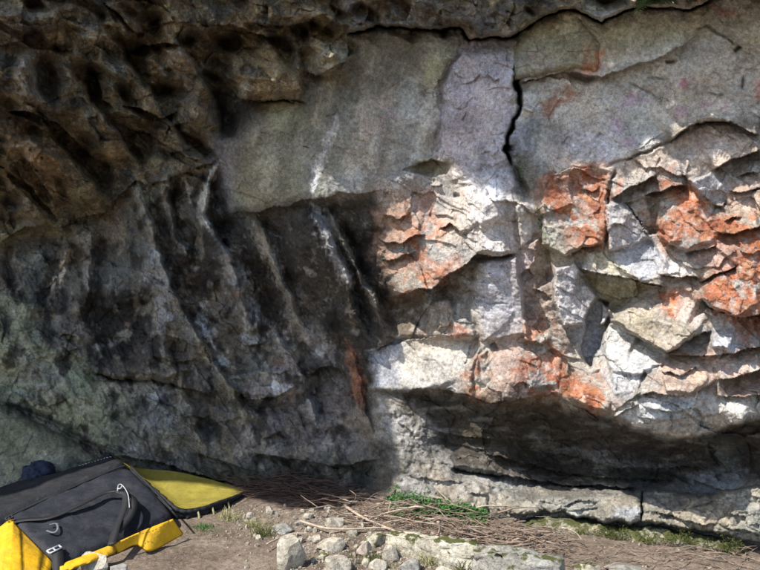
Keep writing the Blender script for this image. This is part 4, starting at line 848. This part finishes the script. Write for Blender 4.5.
for i in range(90):
    px, py = heap_spot(r); p = g(px, py); p.z = float(ground_z(p.x, p.y)) + abs(r.gauss(0, .05)) + .008
    bm = bmesh.new(); twig_bm(bm, Vector((0, 0, 0)) + Vector(p), r.uniform(-.6, .5) + (math.pi if r.random() < .5 else 0), r.uniform(.14, .42), r.uniform(.003, .0075), r)
    for v in bm.verts: v.co -= Vector(p)
    o = bm_obj('twig', bm, M_PALE if i % 4 == 0 else M_TWIG); o.location = p
    tag(o, 'thin dry twig tangled in the sunlit brush heap behind the kerb', 'twig', 'dry twigs of the sunlit brush heap')
for (pts, rad, lab_) in [([(345,506),(362,517),(380,525),(396,531)], .010, 'bleached forked branch slanting across the left end of the brush heap'), ([(300,521),(325,528),(350,529),(385,528),(400,534)], .008, 'long pale branch lying level along the left of the brush heap'),
        ([(267,544),(275,540),(290,534),(310,533)], .006, 'lone curved pale stick lying on bare earth'), ([(391,505),(389,514),(392,522)], .006, 'short pale stick standing upright in the brush heap'), ([(438,525),(440,532),(438,540)], .010, 'pale broken stub standing in the middle of the brush heap'),
        ([(470,540),(490,536),(510,532),(520,535)], .006, 'bleached stick pointing along the right end of the brush heap'), ([(420,535),(450,540),(478,548)], .006, 'reddish stick lying along the back of the kerb slab'), ([(318,500),(332,498),(346,495)], .004, 'thin white stick caught on the dark brush')]:
    wp = [g(a, b_, .03 + (.05 if 'upright' in lab_ or 'stub' in lab_ else 0) * k) for k, (a, b_) in enumerate(pts)]
    if 'upright' in lab_ or 'stub' in lab_:
        base = g(*pts[-1]); wp = [Vector((base.x + (a - pts[-1][0]) * base.y / F, base.y + .01 * k, .02 + (pts[-1][1] - b_) * base.y / F)) for k, (a, b_) in enumerate(pts)]
    bm = bmesh.new(); cc = catmull(wp, 5); tube_bm(bm, cc, [rad * (1 - .5 * k / len(cc)) for k in range(len(cc))], 7); bmesh.ops.recalc_face_normals(bm, faces=bm.faces[:])
    o = bm_obj('branch', bm, M_PALE if 'reddish' not in lab_ else M_TWIG); tag(o, lab_, 'branch')
bm = bmesh.new(); r = random.Random(33)
for i in range(700):
    px, py = heap_spot(r)
    if r.random() < .12: px, py = r.uniform(560, 760), r.uniform(553, 572)
    p = g(px, py); p.z = float(ground_z(p.x, p.y)) + abs(r.gauss(0, .035)) + .003
    twig_bm(bm, p, r.uniform(-.9, .9) + (math.pi if r.random() < .5 else 0), r.uniform(.06, .24), r.uniform(.0014, .0036), r, fork=r.random() < .5)
tag(bm_obj('brush_litter', bm, M_TWIG), 'fine dry brown twig litter along the wall foot', 'twig litter', kind='stuff')
bm = bmesh.new(); r = random.Random(35)
for i in range(420):
    t = r.random(); px = 250 + t * 95 + r.gauss(0, 6); py = 488 + t * 14 + r.gauss(0, 5) 
    p = g(px, max(py, 480)); p.z = float(ground_z(p.x, p.y)) + abs(r.gauss(0, .04)) + .003
    twig_bm(bm, p, r.uniform(-.5, .5) + (math.pi if r.random() < .5 else 0), r.uniform(.1, .35), r.uniform(.0014, .004), r)
tag(bm_obj('brush_pile', bm, M_DKTW), 'dark shaded heap of fine dead twigs against the wall right of the yellow pad', 'brush', kind='stuff')

# ------------------------------------------------------------------ plants
def leaf_mat(name, col, var=.45):
    m, nt, b = new_mat(name); co_ = N(nt, 'ShaderNodeTexCoord').outputs['Object']
    r_ = N(nt, 'ShaderNodeRGB'); r_.outputs[0].default_value = col + (1,)
    c = mul(nt, r_.outputs[0], ramp(nt, noise(nt, co_, 60, 3, .6), [(.3, (1 - var,) * 3), (.7, (1 + var,) * 3)]))
    nt.links.new(c, b.inputs['Base Color']); b.inputs['Roughness'].default_value = .55; b.inputs['Specular IOR Level'].default_value = .3
    try: b.inputs['Subsurface Weight'].default_value = 0
    except Exception: pass
    return m
M_LEAF = leaf_mat('ivy_leaf', (.045, .115, .025)); M_FERN = leaf_mat('fern_leaf', (.03, .065, .015)); M_MOSS = leaf_mat('moss_frond', (.075, .088, .024)); M_DRYG = leaf_mat('dry_grass_blade', (.26, .24, .11))
def leaf_bm(bm, p, d, up, L, W):
    s = d.cross(up).normalized(); n_ = s.cross(d).normalized()
    a = bm.verts.new(p); b_ = bm.verts.new(p + d * L * .45 + s * W / 2 + n_ * L * .08); c = bm.verts.new(p + d * L - n_ * L * .12); e = bm.verts.new(p + d * L * .45 - s * W / 2 + n_ * L * .08); m_ = bm.verts.new(p + d * L * .5)
    bm.faces.new((a, b_, m_)); bm.faces.new((b_, c, m_)); bm.faces.new((c, e, m_)); bm.faces.new((e, a, m_))
def rv(r): return Vector((r.gauss(0, 1), r.gauss(0, 1), r.gauss(0, 1))).normalized()
bm = bmesh.new(); r = random.Random(51)
for i in range(2400):
    t = r.random() ** .8; px = 388 + t * 98; py = 502 + t * 16 + r.gauss(0, 6 * (1.1 - t * .5)); p = g(px, py + 3)
    p.y = min(p.y, depth_at(px, py) - .02); p = w(px, py, p.y - r.uniform(0, .05)); p.z = max(p.z, .01)
    leaf_bm(bm, p, (rv(r) + Vector((0, -.6, .3))).normalized(), Vector((r.gauss(0, .4), -.5, 1)).normalized(), r.uniform(.014, .040), r.uniform(.010, .024))
tag(bm_obj('ivy', bm, M_LEAF, smooth=False), 'low bright green leafy patch growing between wall foot and brush heap', 'plants', kind='stuff')
bm = bmesh.new(); r = random.Random(53)                                  # moss cushions on the low boulder
for i in range(5200):
    px = r.uniform(560, 745); c_ = 538 + (px - 560) * .045 + 4 * math.sin(px * .09); py = r.gauss(c_, 6)
    if not (524 < py < 556) or perlin(np.array(px / 16.), np.array(py / 12.), 9) < -.12: continue
    base_y = PY(px) - .14 + (1 - min(max((py - 522) / 20, 0), 1)) * .1
    p = w(px, py, base_y + .02); leaf_bm(bm, p, (rv(r) * .7 + Vector((0, -.7, .5))).normalized(), Vector((0, 0, 1)) + rv(r) * .3, r.uniform(.008, .022), r.uniform(.003, .007))
tag(bm_obj('moss', bm, M_MOSS, smooth=False), 'shaggy olive moss over the low boulder at the wall foot', 'moss', kind='stuff')
def fern(px, py, n, L, label, mat, r, droop=.5):
    p0 = on_rock(px, py, .01); root = empty('fern', p0)
    for k in range(n):
        a = (k / n - .5) * 2.9 + r.gauss(0, .2); bm = bmesh.new(); q = Vector(p0); d = Vector((math.sin(a), -.75, math.cos(a) * .5 - .1)).normalized(); pts = []
        LL = L * r.uniform(.7, 1.1)
        for j in range(12): pts.append(q.copy()); d = (d + Vector((0, 0, -droop * .12))).normalized(); q = q + d * LL / 11
        tube_bm(bm, pts, [.002 * (1 - j / 13) for j in range(12)], 4)
        for j in range(1, 12):
            dd = (pts[j] - pts[j - 1]).normalized(); s = dd.cross(Vector((0, 0, 1))).normalized(); wl = LL * .26 * math.sin(math.pi * (j / 12) ** .8 * .95 + .1)
            for sg in (-1, 1): leaf_bm(bm, pts[j], (s * sg + dd * .45 + Vector((0, 0, -.15))).normalized(), Vector((0, 0, 1)), wl, LL * .075)
        bm_obj('frond', bm, mat, root, smooth=False)
    return tag(root, label, 'fern')
r = random.Random(61)
fern(655, 4, 11, .20, 'dark green fern hanging from the roof crack above the grey face', M_FERN, r)
def sprig(px, py, n, label, r, spread=6, h=10):
    p0 = on_rock(px, py, .012); root = empty('plant', p0); bm = bmesh.new(); bs = bmesh.new()
    for k in range(n):
        q = on_rock(px + r.gauss(0, spread * .5), py + r.gauss(0, h), .015)
        leaf_bm(bm, q, (rv(r) + Vector((0, -.8, .2))).normalized(), Vector((0, -.5, 1)).normalized(), r.uniform(.012, .026), r.uniform(.008, .015))
    tube_bm(bs, [on_rock(px, py + h, .01), on_rock(px, py, .025), on_rock(px + 1, py - h, .02)], [.002, .0015, .001], 4)
    bm_obj('leaves', bm, M_LEAF, root, smooth=False); bm_obj('stem', bs, M_LEAF, root)
    return tag(root, label, 'plant')
sprig(541, 220, 26, 'small bright green plant rooted in the crack left of the rust panel', r)
sprig(519, 172, 40, 'dull green cushion plant at the foot of the dark upright crack', r, 8, 8)
sprig(89, 376, 12, 'tiny green sprig on the ledge end above the lichen covered bulge', r, 3, 3)
def tuft(px, py, n, H, label, mat, r):
    p0 = g(px, py); root_bm = bmesh.new()
    for k in range(n):
        q = p0 + Vector((r.gauss(0, .03), r.gauss(0, .02), 0)); q.z = float(ground_z(q.x, q.y)); d = (Vector((r.gauss(0, .6), r.gauss(0, .5), 1))).normalized(); h = H * r.uniform(.5, 1.1)
        s = d.cross(Vector((0, 1, 0))).normalized() * .0016; m1 = q + d * h * .6; t1 = q + d * h + Vector((d.x * .4, d.y * .4, -.25)) * h * .5
        v = [root_bm.verts.new(x) for x in (q - s, q + s, m1 + s, m1 - s, t1)]
        root_bm.faces.new(v[:4]); root_bm.faces.new((v[3], v[2], v[4]))
    for v in root_bm.verts: v.co -= p0
    o = bm_obj('grass_tuft', root_bm, mat, smooth=False); o.location = p0; return tag(o, label, 'grass tuft', 'grass tufts on the earth')
tuft(262, 533, 60, .10, 'green and straw grass tuft beside the flat grey stone', M_MOSS, r); tuft(228, 519, 50, .10, 'straw coloured grass tuft beside the yellow pad tip', M_DRYG, r); tuft(254, 524, 50, .08, 'short dry grass tuft right of the small white stone', M_DRYG, r)
tuft(430, 566, 70, .08, 'dry grass tuft sprouting before the mossy kerb slab', M_DRYG, r); tuft(466, 570, 60, .08, 'olive grass tuft at the right end of the mossy kerb slab', M_MOSS, r); tuft(282, 568, 40, .07, 'thin dry grass tuft at the left foot of the big squat boulder', M_DRYG, r); tuft(370, 560, 50, .05, 'green grass tuft between the loose stones before the kerb', M_MOSS, r); tuft(205, 529, 60, .05, 'low green grass tuft on bare earth before the yellow pad', M_LEAF, r)
r2 = random.Random(77); bm = bmesh.new()
for i in range(900):
    px, py = r2.choice([(r2.gauss(340, 22), r2.gauss(556, 5)), (r2.gauss(205, 16), r2.gauss(532, 4)), (r2.gauss(262, 15), r2.gauss(522, 6)), (r2.gauss(375, 14), r2.gauss(562, 5)), (r2.gauss(420, 30), r2.gauss(570, 4))])
    if py < 500: continue
    q = g(px, py); q.z = float(ground_z(q.x, q.y)); d = Vector((r2.gauss(0, .7), r2.gauss(0, .7), 1)).normalized(); h = r2.uniform(.008, .03); s = d.cross(Vector((0, 1, 0))).normalized() * .0016
    v = [bm.verts.new(x) for x in (q - s, q + s, q + d * h)]; bm.faces.new(v)
tag(bm_obj('grass', bm, M_MOSS, smooth=False), 'sparse short green grass between the loose stones', 'grass', kind='stuff')

# ------------------------------------------------------------------ crash pads
def fabric_mat(name, base, dust, weave=900, rough=.65):
    m, nt, b = new_mat(name); co_ = N(nt, 'ShaderNodeTexCoord').outputs['Object']; r_ = N(nt, 'ShaderNodeRGB'); r_.outputs[0].default_value = base + (1,)
    c = mul(nt, r_.outputs[0], ramp(nt, noise(nt, co_, 11, 6, .7), [(.3, (.75,) * 3), (.7, (1.3,) * 3)]))
    fr = ramp(nt, noise(nt, co_, 7, 8, .72, .6), [(.46, (0, 0, 0)), (.72, (.55, .55, .55))]); mx = N(nt, 'ShaderNodeMix', data_type='RGBA'); nt.links.new(fr, mx.inputs[0]); nt.links.new(c, mx.inputs[6]); mx.inputs[7].default_value = dust + (1,); c = mx.outputs[2]
    fs = ramp(nt, noise(nt, co_, 90, 4, .6), [(.66, (0, 0, 0)), (.74, (.5, .5, .5))]); mx = N(nt, 'ShaderNodeMix', data_type='RGBA'); nt.links.new(fs, mx.inputs[0]); nt.links.new(c, mx.inputs[6]); mx.inputs[7].default_value = tuple(min(1, x * 1.5) for x in dust) + (1,); c = mx.outputs[2]
    nt.links.new(c, b.inputs['Base Color']); b.inputs['Roughness'].default_value = rough; b.inputs['Specular IOR Level'].default_value = .3
    bumps(nt, b, [(noise(nt, co_, 9, 4, .55, 1.2), .02, .45), (noise(nt, co_, 34, 4, .6, .5), .005, .5), (noise(nt, co_, weave, 2, .5), .0008, .6)]); return m
M_NYLON = fabric_mat('black_nylon', (.0155, .0175, .025), (.055, .054, .056))
M_SHELL = fabric_mat('charcoal_shell', (.014, .015, .019), (.045, .044, .045))
M_YEL = fabric_mat('yellow_vinyl', (.64, .36, .010), (.42, .27, .06))
M_FOAM = fabric_mat('yellow_fabric', (.50, .43, .085), (.40, .34, .12))
M_WEB = simple_mat('black_webbing', (.018, .018, .02), .2, 60, .6, .0008, 900, .35)
M_WHITE = simple_mat('white_thread', (.42, .42, .42), .15, 40, .6)
M_PLASTIC = simple_mat('pale_buckle_plastic', (.45, .46, .48), .1, 40, .35, spec=.5)
M_DENIM = simple_mat('dark_blue_cloth', (.022, .030, .052), .35, 25, .85, .003, 120, .2)
def quad_pt(c, u, v): return (c[0] * (1 - u) + c[1] * u) * (1 - v) + (c[3] * (1 - u) + c[2] * u) * v
def padded(bm, c, thick, nu=40, nv=30, puff=.02, round_=.10, wr=.006, seed=1, lift=None):
    """a stuffed slab: c = four top corners in order (top-left, top-right, bottom-right, bottom-left); thickness hangs below"""
    nrm = (c[1] - c[0]).cross(c[3] - c[0]).normalized()
    if nrm.z < 0: nrm = -nrm
    U_, V_ = np.meshgrid(np.linspace(0, 1, nu), np.linspace(0, 1, nv)); n1 = fbm(U_ * 3 + seed, V_ * 3, 600 + seed, 4); n2 = fbm(U_ * 9 + seed, V_ * 4, 610 + seed, 3)
    topv, botv = [], []
    for j in range(nv):
        ra, rb = [], []
        for i in range(nu):
            u, v = U_[j, i], V_[j, i]
            # rounded corners
            uu, vv = u * 2 - 1, v * 2 - 1; k = max(abs(uu), abs(vv)); e = (abs(uu) ** 8 + abs(vv) ** 8) ** (1 / 8.) if k > 0 else 1
            s = k / e if e > 0 else 1
            p = quad_pt(c, .5 + uu * s / 2, .5 + vv * s / 2); ed = min(1, (1 - k) / .10); dome = (1 - (1 - ed) ** 2)
            hgt = puff * dome + wr * (n1[j, i] + .5 * n2[j, i]) * dome + (lift(u, v) if lift else 0)
            ra.append(bm.verts.new(p + nrm * (hgt - thick * .22 * (1 - dome)))); rb.append(bm.verts.new(p - nrm * (thick - thick * .22 * (1 - dome)) + nrm * (lift(u, v) if lift else 0)))
        topv.append(ra); botv.append(rb)
    for j in range(nv - 1):
        for i in range(nu - 1):
            bm.faces.new((topv[j][i], topv[j + 1][i], topv[j + 1][i + 1], topv[j][i + 1])); bm.faces.new((botv[j][i], botv[j][i + 1], botv[j + 1][i + 1], botv[j + 1][i]))
    rim = [(0, i) for i in range(nu)] + [(j, nu - 1) for j in range(1, nv)] + [(nv - 1, i) for i in range(nu - 2, -1, -1)] + [(j, 0) for j in range(nv - 2, 0, -1)]
    for a, b_ in zip(rim, rim[1:] + rim[:1]): bm.faces.new((topv[a[0]][a[1]], topv[b_[0]][b_[1]], botv[b_[0]][b_[1]], botv[a[0]][a[1]]))
    bmesh.ops.recalc_face_normals(bm, faces=bm.faces[:])
    return nrm
# pad A: folded, black panel up, tipped towards the viewer
A = [w(-2, 517, 3.95), w(128, 464, 4.62), w(177, 517, 4.17), w(57, 566, 3.52)]
nA = (A[1] - A[0]).cross(A[3] - A[0]).normalized(); nA = nA if nA.z > 0 else -nA
root = empty('crash_pad', Vector((-1.7, 4.1, 0)))
tag(root, 'black folded crash pad with yellow flaps, straps and a thick rolled edge', 'crash pad')
bm = bmesh.new(); padded(bm, A, .09, 48, 36, .018, wr=.018, seed=2); bm_obj('panel', bm, M_NYLON, root)
def onA(px, py, h=.0):                       # a point on the panel's plane under a photo pixel
    d = w(px, py, 1.0) - Vector((0, 0, CAMZ)); o_ = Vector((0, 0, CAMZ)); t = (A[0] - o_).dot(nA) / d.dot(nA); return o_ + d * t + nA * h
# the rolled upper edge, a long stuffed bolster
B = [w(-60, 508, 4.35), w(116, 459, 4.86), w(131, 466, 4.66), w(-30, 533, 3.95)]
bm = bmesh.new(); padded(bm, B, .16, 50, 16, .035, wr=.022, seed=5); bm_obj('bolster', bm, M_SHELL, root)
bm = bmesh.new(); B2 = [A[0] - nA * .1, A[1] - nA * .1, A[2] - nA * .09 + Vector((-.03, .04, 0)), A[3] - nA * .09 + Vector((-.03, .05, 0))]; padded(bm, B2, .10, 40, 30, .0, wr=.01, seed=8); bm_obj('lower_half', bm, M_SHELL, root)
def flap(outline, name, mat, lift_fn, nu=26, nv=12, th=.012, label=None):
    """a stiff flap between two edge curves (lists of points)"""
    e0, e1 = outline; e0 = catmull(e0, 8); e1 = catmull(e1, 8); bm = bmesh.new(); rows_ = []
    for j in range(nv):
        v = j / (nv - 1); row = []
        for i in range(nu):
            u = i / (nu - 1); a = e0[int(round(u * (len(e0) - 1)))]; b_ = e1[int(round(u * (len(e1) - 1)))]
            row.append(a * (1 - v) + b_ * v + Vector((0, 0, 1)) * lift_fn(u, v))
        rows_.append(row)
    tv = [[bm.verts.new(p) for p in rw] for rw in rows_]; bv = [[bm.verts.new(p - Vector((0, .3, .95)) * th) for p in rw] for rw in rows_]
    for j in range(nv - 1):
        for i in range(nu - 1):
            bm.faces.new((tv[j][i], tv[j + 1][i], tv[j + 1][i + 1], tv[j][i + 1])); bm.faces.new((bv[j][i], bv[j][i + 1], bv[j + 1][i + 1], bv[j + 1][i]))
    rim = [(0, i) for i in range(nu)] + [(j, nu - 1) for j in range(1, nv)] + [(nv - 1, i) for i in range(nu - 2, -1, -1)] + [(j, 0) for j in range(nv - 2, 0, -1)]
    for a, b_ in zip(rim, rim[1:] + rim[:1]): bm.faces.new((tv[a[0]][a[1]], tv[b_[0]][b_[1]], bv[b_[0]][b_[1]], bv[a[0]][a[1]]))
    bmesh.ops.recalc_face_normals(bm, faces=bm.faces[:])
    o = bm_obj(name, bm, mat, root)
    if label: o['label'] = label
    return o
flap(([onA(113,546,.012), onA(140,534,.014), onA(160,526,.014), onA(173,520,.008)], [w(118,551,3.72), w(136,543,3.80), w(151,549,3.80), w(183,533,4.02)]), 'flap', M_YEL, lambda u, v: .018 * math.sin(math.pi * u) * math.sin(math.pi * v), label='bright yellow flap with a curved cut out at the right front edge')
flap(([onA(60,566,.010), onA(85,557,.012), onA(113,546,.012)], [w(60,571,3.46), w(88,561,3.54), w(116,551,3.69)]), 'edge_strip', M_YEL, lambda u, v: .006 * math.sin(math.pi * v), 20, 6)
flap(([onA(-20,545,.01), onA(10,524,.025), onA(18,531,.03), onA(54,565,.012)], [w(-30,600,3.1), w(0,590,3.2), w(20,585,3.25), w(44,580,3.33)]), 'flap', M_YEL, lambda u, v: .03 * math.sin(math.pi * u) * math.sin(math.pi * v), 30, 16, label='bright yellow corner flap at the left front')
# sewn piping round the panel and along the flap edges
bm = bmesh.new()
for e in ([(8,519),(60,495),(110,473),(126,467)], [(131,468),(152,490),(172,512)]): tube_bm(bm, catmull([onA(a_, b_, .012) for a_, b_ in e], 8), .006, 7)
bm_obj('piping', bm, M_WEB, root)
M_STITCH = simple_mat('stitch_thread', (.20, .13, .02), .3, 60, .8)
for e in ([(118,548),(136,539),(152,535),(170,526)], [(16,536),(30,549),(48,566)]):
    bm = bmesh.new(); q_ = catmull([onA(a_, b_, .024) for a_, b_ in e], 10)
    for k in range(0, len(q_) - 1, 2): tube_bm(bm, [q_[k], q_[k + 1]], .0022, 5)
    bm_obj('stitching', bm, M_STITCH, root)
# straps
def strap(pts, width, label=None, up=None, tw=None, parent=root):
    bm = bmesh.new(); ribbon_bm(bm, catmull(pts, 8), width, .004, up or nA, tw); bmesh.ops.recalc_face_normals(bm, faces=bm.faces[:]); o = bm_obj('strap', bm, M_WEB, parent)
    if label: o['label'] = label
    return o
strap([onA(12,527,.03), onA(26,525,.034), onA(52,522,.032), (onA(80,511,.04)), onA(104,499,.04), onA(118,497,.045)], .035)
strap([onA(118,497,.045), onA(126,502,.05), onA(124,515,.04), onA(117,533,.035), onA(112,548,.022)], .045, tw=lambda t: .5 * math.sin(3 * t))
strap([onA(124,499,.04), onA(134,508,.05), onA(132,520,.04), onA(118,536,.025)], .04, tw=lambda t: -.4 * t)
strap([onA(56,552,.03), onA(58,560,.035), w(58,572,3.46), w(57,590,3.36)], .055)
def buckle(c, a, b_, wd, hh, name, mat):
    bm = bmesh.new(); a = a.normalized(); b_ = b_.normalized(); pts = [c - a * wd / 2 - b_ * hh / 2, c + a * wd / 2 - b_ * hh / 2, c + a * wd / 2 + b_ * hh / 2, c - a * wd / 2 + b_ * hh / 2]
    for p, q in ((0, 1), (1, 2), (2, 3), (3, 0)): tube_bm(bm, [pts[p], pts[q]], .0045, 8)
    tube_bm(bm, [c - b_ * hh / 2, c + b_ * hh / 2], .0035, 8); return bm_obj(name, bm, mat, root)
aU = (A[1] - A[0]); aV = (A[3] - A[0])
buckle(onA(55,557,.045), aU, aV, .065, .032, 'buckle', M_PLASTIC); buckle(onA(10,526,.05), aU, aV, .035, .03, 'buckle', M_WEB)
bm = bmesh.new(); tube_bm(bm, catmull([onA(118,500,.06), onA(119,495,.066), onA(122,495,.07), onA(126,500,.072), onA(129,507,.072), onA(130,517,.06)], 6), .0026, 7); tube_bm(bm, catmull([onA(118,498,.062), onA(121,499,.07), onA(123,496,.07)], 5), .0038, 7); bm_obj('cord_loop', bm, M_WHITE, root)
bm = bmesh.new()                                            # worn white marks along the rolled edge
for k in range(11):
    a0 = quad_pt(B, .76 + k * .019, .12) + nA * .040; s_ = random.uniform(.5, 1)
    ribbon_bm(bm, [a0, a0 + Vector((.012 * s_, .004, .003 * random.uniform(-1, 1.5)))], .012 * s_, .003)
bm_obj('lettering', bm, M_WHITE, root)
bm = bmesh.new(); pts = catmull([onA(50,530,.034), onA(57,529,.034), onA(58,535,.034), onA(54,538,.034), onA(47,536,.034)], 6); ribbon_bm(bm, pts, .012, .002, nA); bm_obj('chalk_mark', bm, simple_mat('chalk_smudge', (.12, .125, .14), .4, 30, .9), root)
# pad B: unfolded behind, yellow face up, dark edge
rootB = empty('crash_pad', Vector((-1.2, 4.7, 0)))
tag(rootB, 'open crash pad with sagging yellow face and ragged black edge', 'crash pad')
nu, nv = 46, 30
topE = catmull([w(112,456,4.92), w(140,468,5.0), w(172,471,5.02), (w(205,478,5.02)), w(246,490,4.93)], 12); botE = catmull([w(133,468,4.66), w(160,492,4.48), w(180,508,4.40), w(200,507,4.46), w(222,500,4.62), w(246,491,4.90)], 12)
bm = bmesh.new(); gt = []; U_, V_ = np.meshgrid(np.linspace(0, 1, nu), np.linspace(0, 1, nv)); nB = fbm(U_ * 4, V_ * 3, 640, 4)
for j in range(nv):
    v = j / (nv - 1); row = []
    for i in range(nu):
        u = i / (nu - 1); a = topE[int(round(u * (len(topE) - 1)))]; b_ = botE[int(round(u * (len(botE) - 1)))]; p = a * (1 - v) + b_ * v
        p = p + Vector((0, 0, -.05 * math.sin(math.pi * v) * math.sin(math.pi * min(1, u * 1.1)) + .008 * nB[j, i])); row.append(p)
    gt.append(row)
vv_ = [[bm.verts.new(p) for p in rw] for rw in gt]
for j in range(nv - 1):
    for i in range(nu - 1): bm.faces.new((vv_[j][i], vv_[j + 1][i], vv_[j + 1][i + 1], vv_[j][i + 1]))
bmesh.ops.solidify(bm, geom=bm.faces[:], thickness=.008); bmesh.ops.recalc_face_normals(bm, faces=bm.faces[:]); o = bm_obj('face_panel', bm, M_FOAM, rootB)
bm = bmesh.new(); rr = []                                    # dark body under the face: follows it, hangs to the ground
for j in range(nv):
    row = []
    for i in range(nu): p = gt[j][i] + Vector((0, 0, -.012)); row.append(p)
    rr.append(row)
tv = [[bm.verts.new(p + Vector((0, -.004 if j == nv - 1 else 0, 0))) for p in rw] for j, rw in enumerate(rr)]; bv = [[bm.verts.new(Vector((p.x + .01 * math.sin(i * 1.3), p.y - (.025 + .012 * math.sin(i * .9) if j == nv - 1 else 0), max(.004, p.z - .10 - .012 * math.sin(i * .7))))) for i, p in enumerate(rw)] for j, rw in enumerate(rr)]
for j in range(nv - 1):
    for i in range(nu - 1):
        bm.faces.new((tv[j][i], tv[j + 1][i], tv[j + 1][i + 1], tv[j][i + 1])); bm.faces.new((bv[j][i], bv[j][i + 1], bv[j + 1][i + 1], bv[j + 1][i]))
rim = [(0, i) for i in range(nu)] + [(j, nu - 1) for j in range(1, nv)] + [(nv - 1, i) for i in range(nu - 2, -1, -1)] + [(j, 0) for j in range(nv - 2, 0, -1)]
for a, b_ in zip(rim, rim[1:] + rim[:1]): bm.faces.new((tv[a[0]][a[1]], tv[b_[0]][b_[1]], bv[b_[0]][b_[1]], bv[a[0]][a[1]]))
bmesh.ops.recalc_face_normals(bm, faces=bm.faces[:]); bm_obj('body', bm, M_SHELL, rootB)
bm = bmesh.new(); ed = [p + Vector((0, -.012, -.012)) for p in gt[nv - 1][4:]]
tube_bm(bm, ed, [.014 + .004 * math.sin(i * 2.1) for i in range(len(ed))], 8); bm_obj('piping', bm, M_SHELL, rootB)
for k in range(3):
    bm = bmesh.new(); i = 26 + k * 6; p = gt[nv - 1][i]; ribbon_bm(bm, catmull([p + Vector((0, -.02, -.01)), p + Vector((.02, -.05, -.05)), p + Vector((.01 + .02 * k, -.06, -.10))], 5), .012, .003, Vector((0, -1, .3)))
    bm_obj('webbing_tail', bm, M_DRYG, rootB)
# crumpled dark blue cloth and a small black pouch behind the pads
def lump(c, sx, sy, sz, name, mat, label, cat, seed, fold=.3):
    bm = bmesh.new(); bmesh.ops.create_icosphere(bm, subdivisions=5, radius=1); P = np.array([v.co for v in bm.verts])
    n_ = ridged(P[:, 0] * 1.2 + seed + P[:, 2], P[:, 1] * 1.2 + P[:, 2] * .7, 650, 4) - .6; n2 = fbm(P[:, 0] * 2 + seed, P[:, 2] * 2 + P[:, 1], 652, 3)
    for v, a, b_ in zip(bm.verts, n_, n2): v.co = v.co * (1 + fold * a + .3 * b_); v.co = Vector((v.co.x * sx, v.co.y * sy, max(v.co.z, -.6) * sz))
    o = bm_obj(name, bm, mat); o.location = c; return tag(o, label, cat)
lump(w(38,474,4.72), .105, .09, .09, 'jacket', M_DENIM, 'crumpled dark blue cloth bundle poking up behind the black pad', 'clothing', 4)
lump(w(106,459,4.92), .04, .04, .045, 'pouch', M_SHELL, 'small black pouch at the top corner of the black pad', 'pouch', 9)
# pale crumpled bag before the pad
stone(91, 573, 34, 16, 'lumpy cream stone touching the front of the black pad', M_STONE, seed=44)
stone(118, 575, 18, 8, 'low grey stone in the shadow under the yellow flap', M_STONEG)

# ------------------------------------------------------------------ light, sky, camera
wd = bpy.data.worlds.new('World'); SC.world = wd; wd.use_nodes = True
nt = wd.node_tree; bg = nt.nodes['Background']; sky = nt.nodes.new('ShaderNodeTexSky'); sky.sky_type = 'NISHITA'; sky.sun_disc = False
to_sun = -SUN; sky.sun_elevation = math.asin(to_sun.z); sky.sun_rotation = math.atan2(to_sun.x, to_sun.y)
nt.links.new(sky.outputs[0], bg.inputs[0]); bg.inputs[1].default_value = 0.15
L = bpy.data.lights.new('sun', 'SUN'); L.energy = 3.9; L.angle = math.radians(.53); L.color = (1, .95, .87)
o = bpy.data.objects.new('sun', L); COL.objects.link(o); o.rotation_euler = SUN.to_track_quat('-Z', 'Y').to_euler(); o.location = (-6, -4, 12)
cam = bpy.data.cameras.new('camera'); co_ = bpy.data.objects.new('camera', cam); COL.objects.link(co_)
co_.location = (0, 0, CAMZ); co_.rotation_euler = (math.pi / 2, 0, 0); cam.sensor_width = 36; cam.lens = 36 * F / 760; cam.clip_start = .05; cam.clip_end = 1000
SC.camera = co_
SC.view_settings.view_transform = 'Standard'; SC.view_settings.look = 'None'; SC.view_settings.gamma = 1; SC.view_settings.use_curve_mapping = False
SC.view_settings.exposure = 0.85
SC.cycles.max_bounces = 6
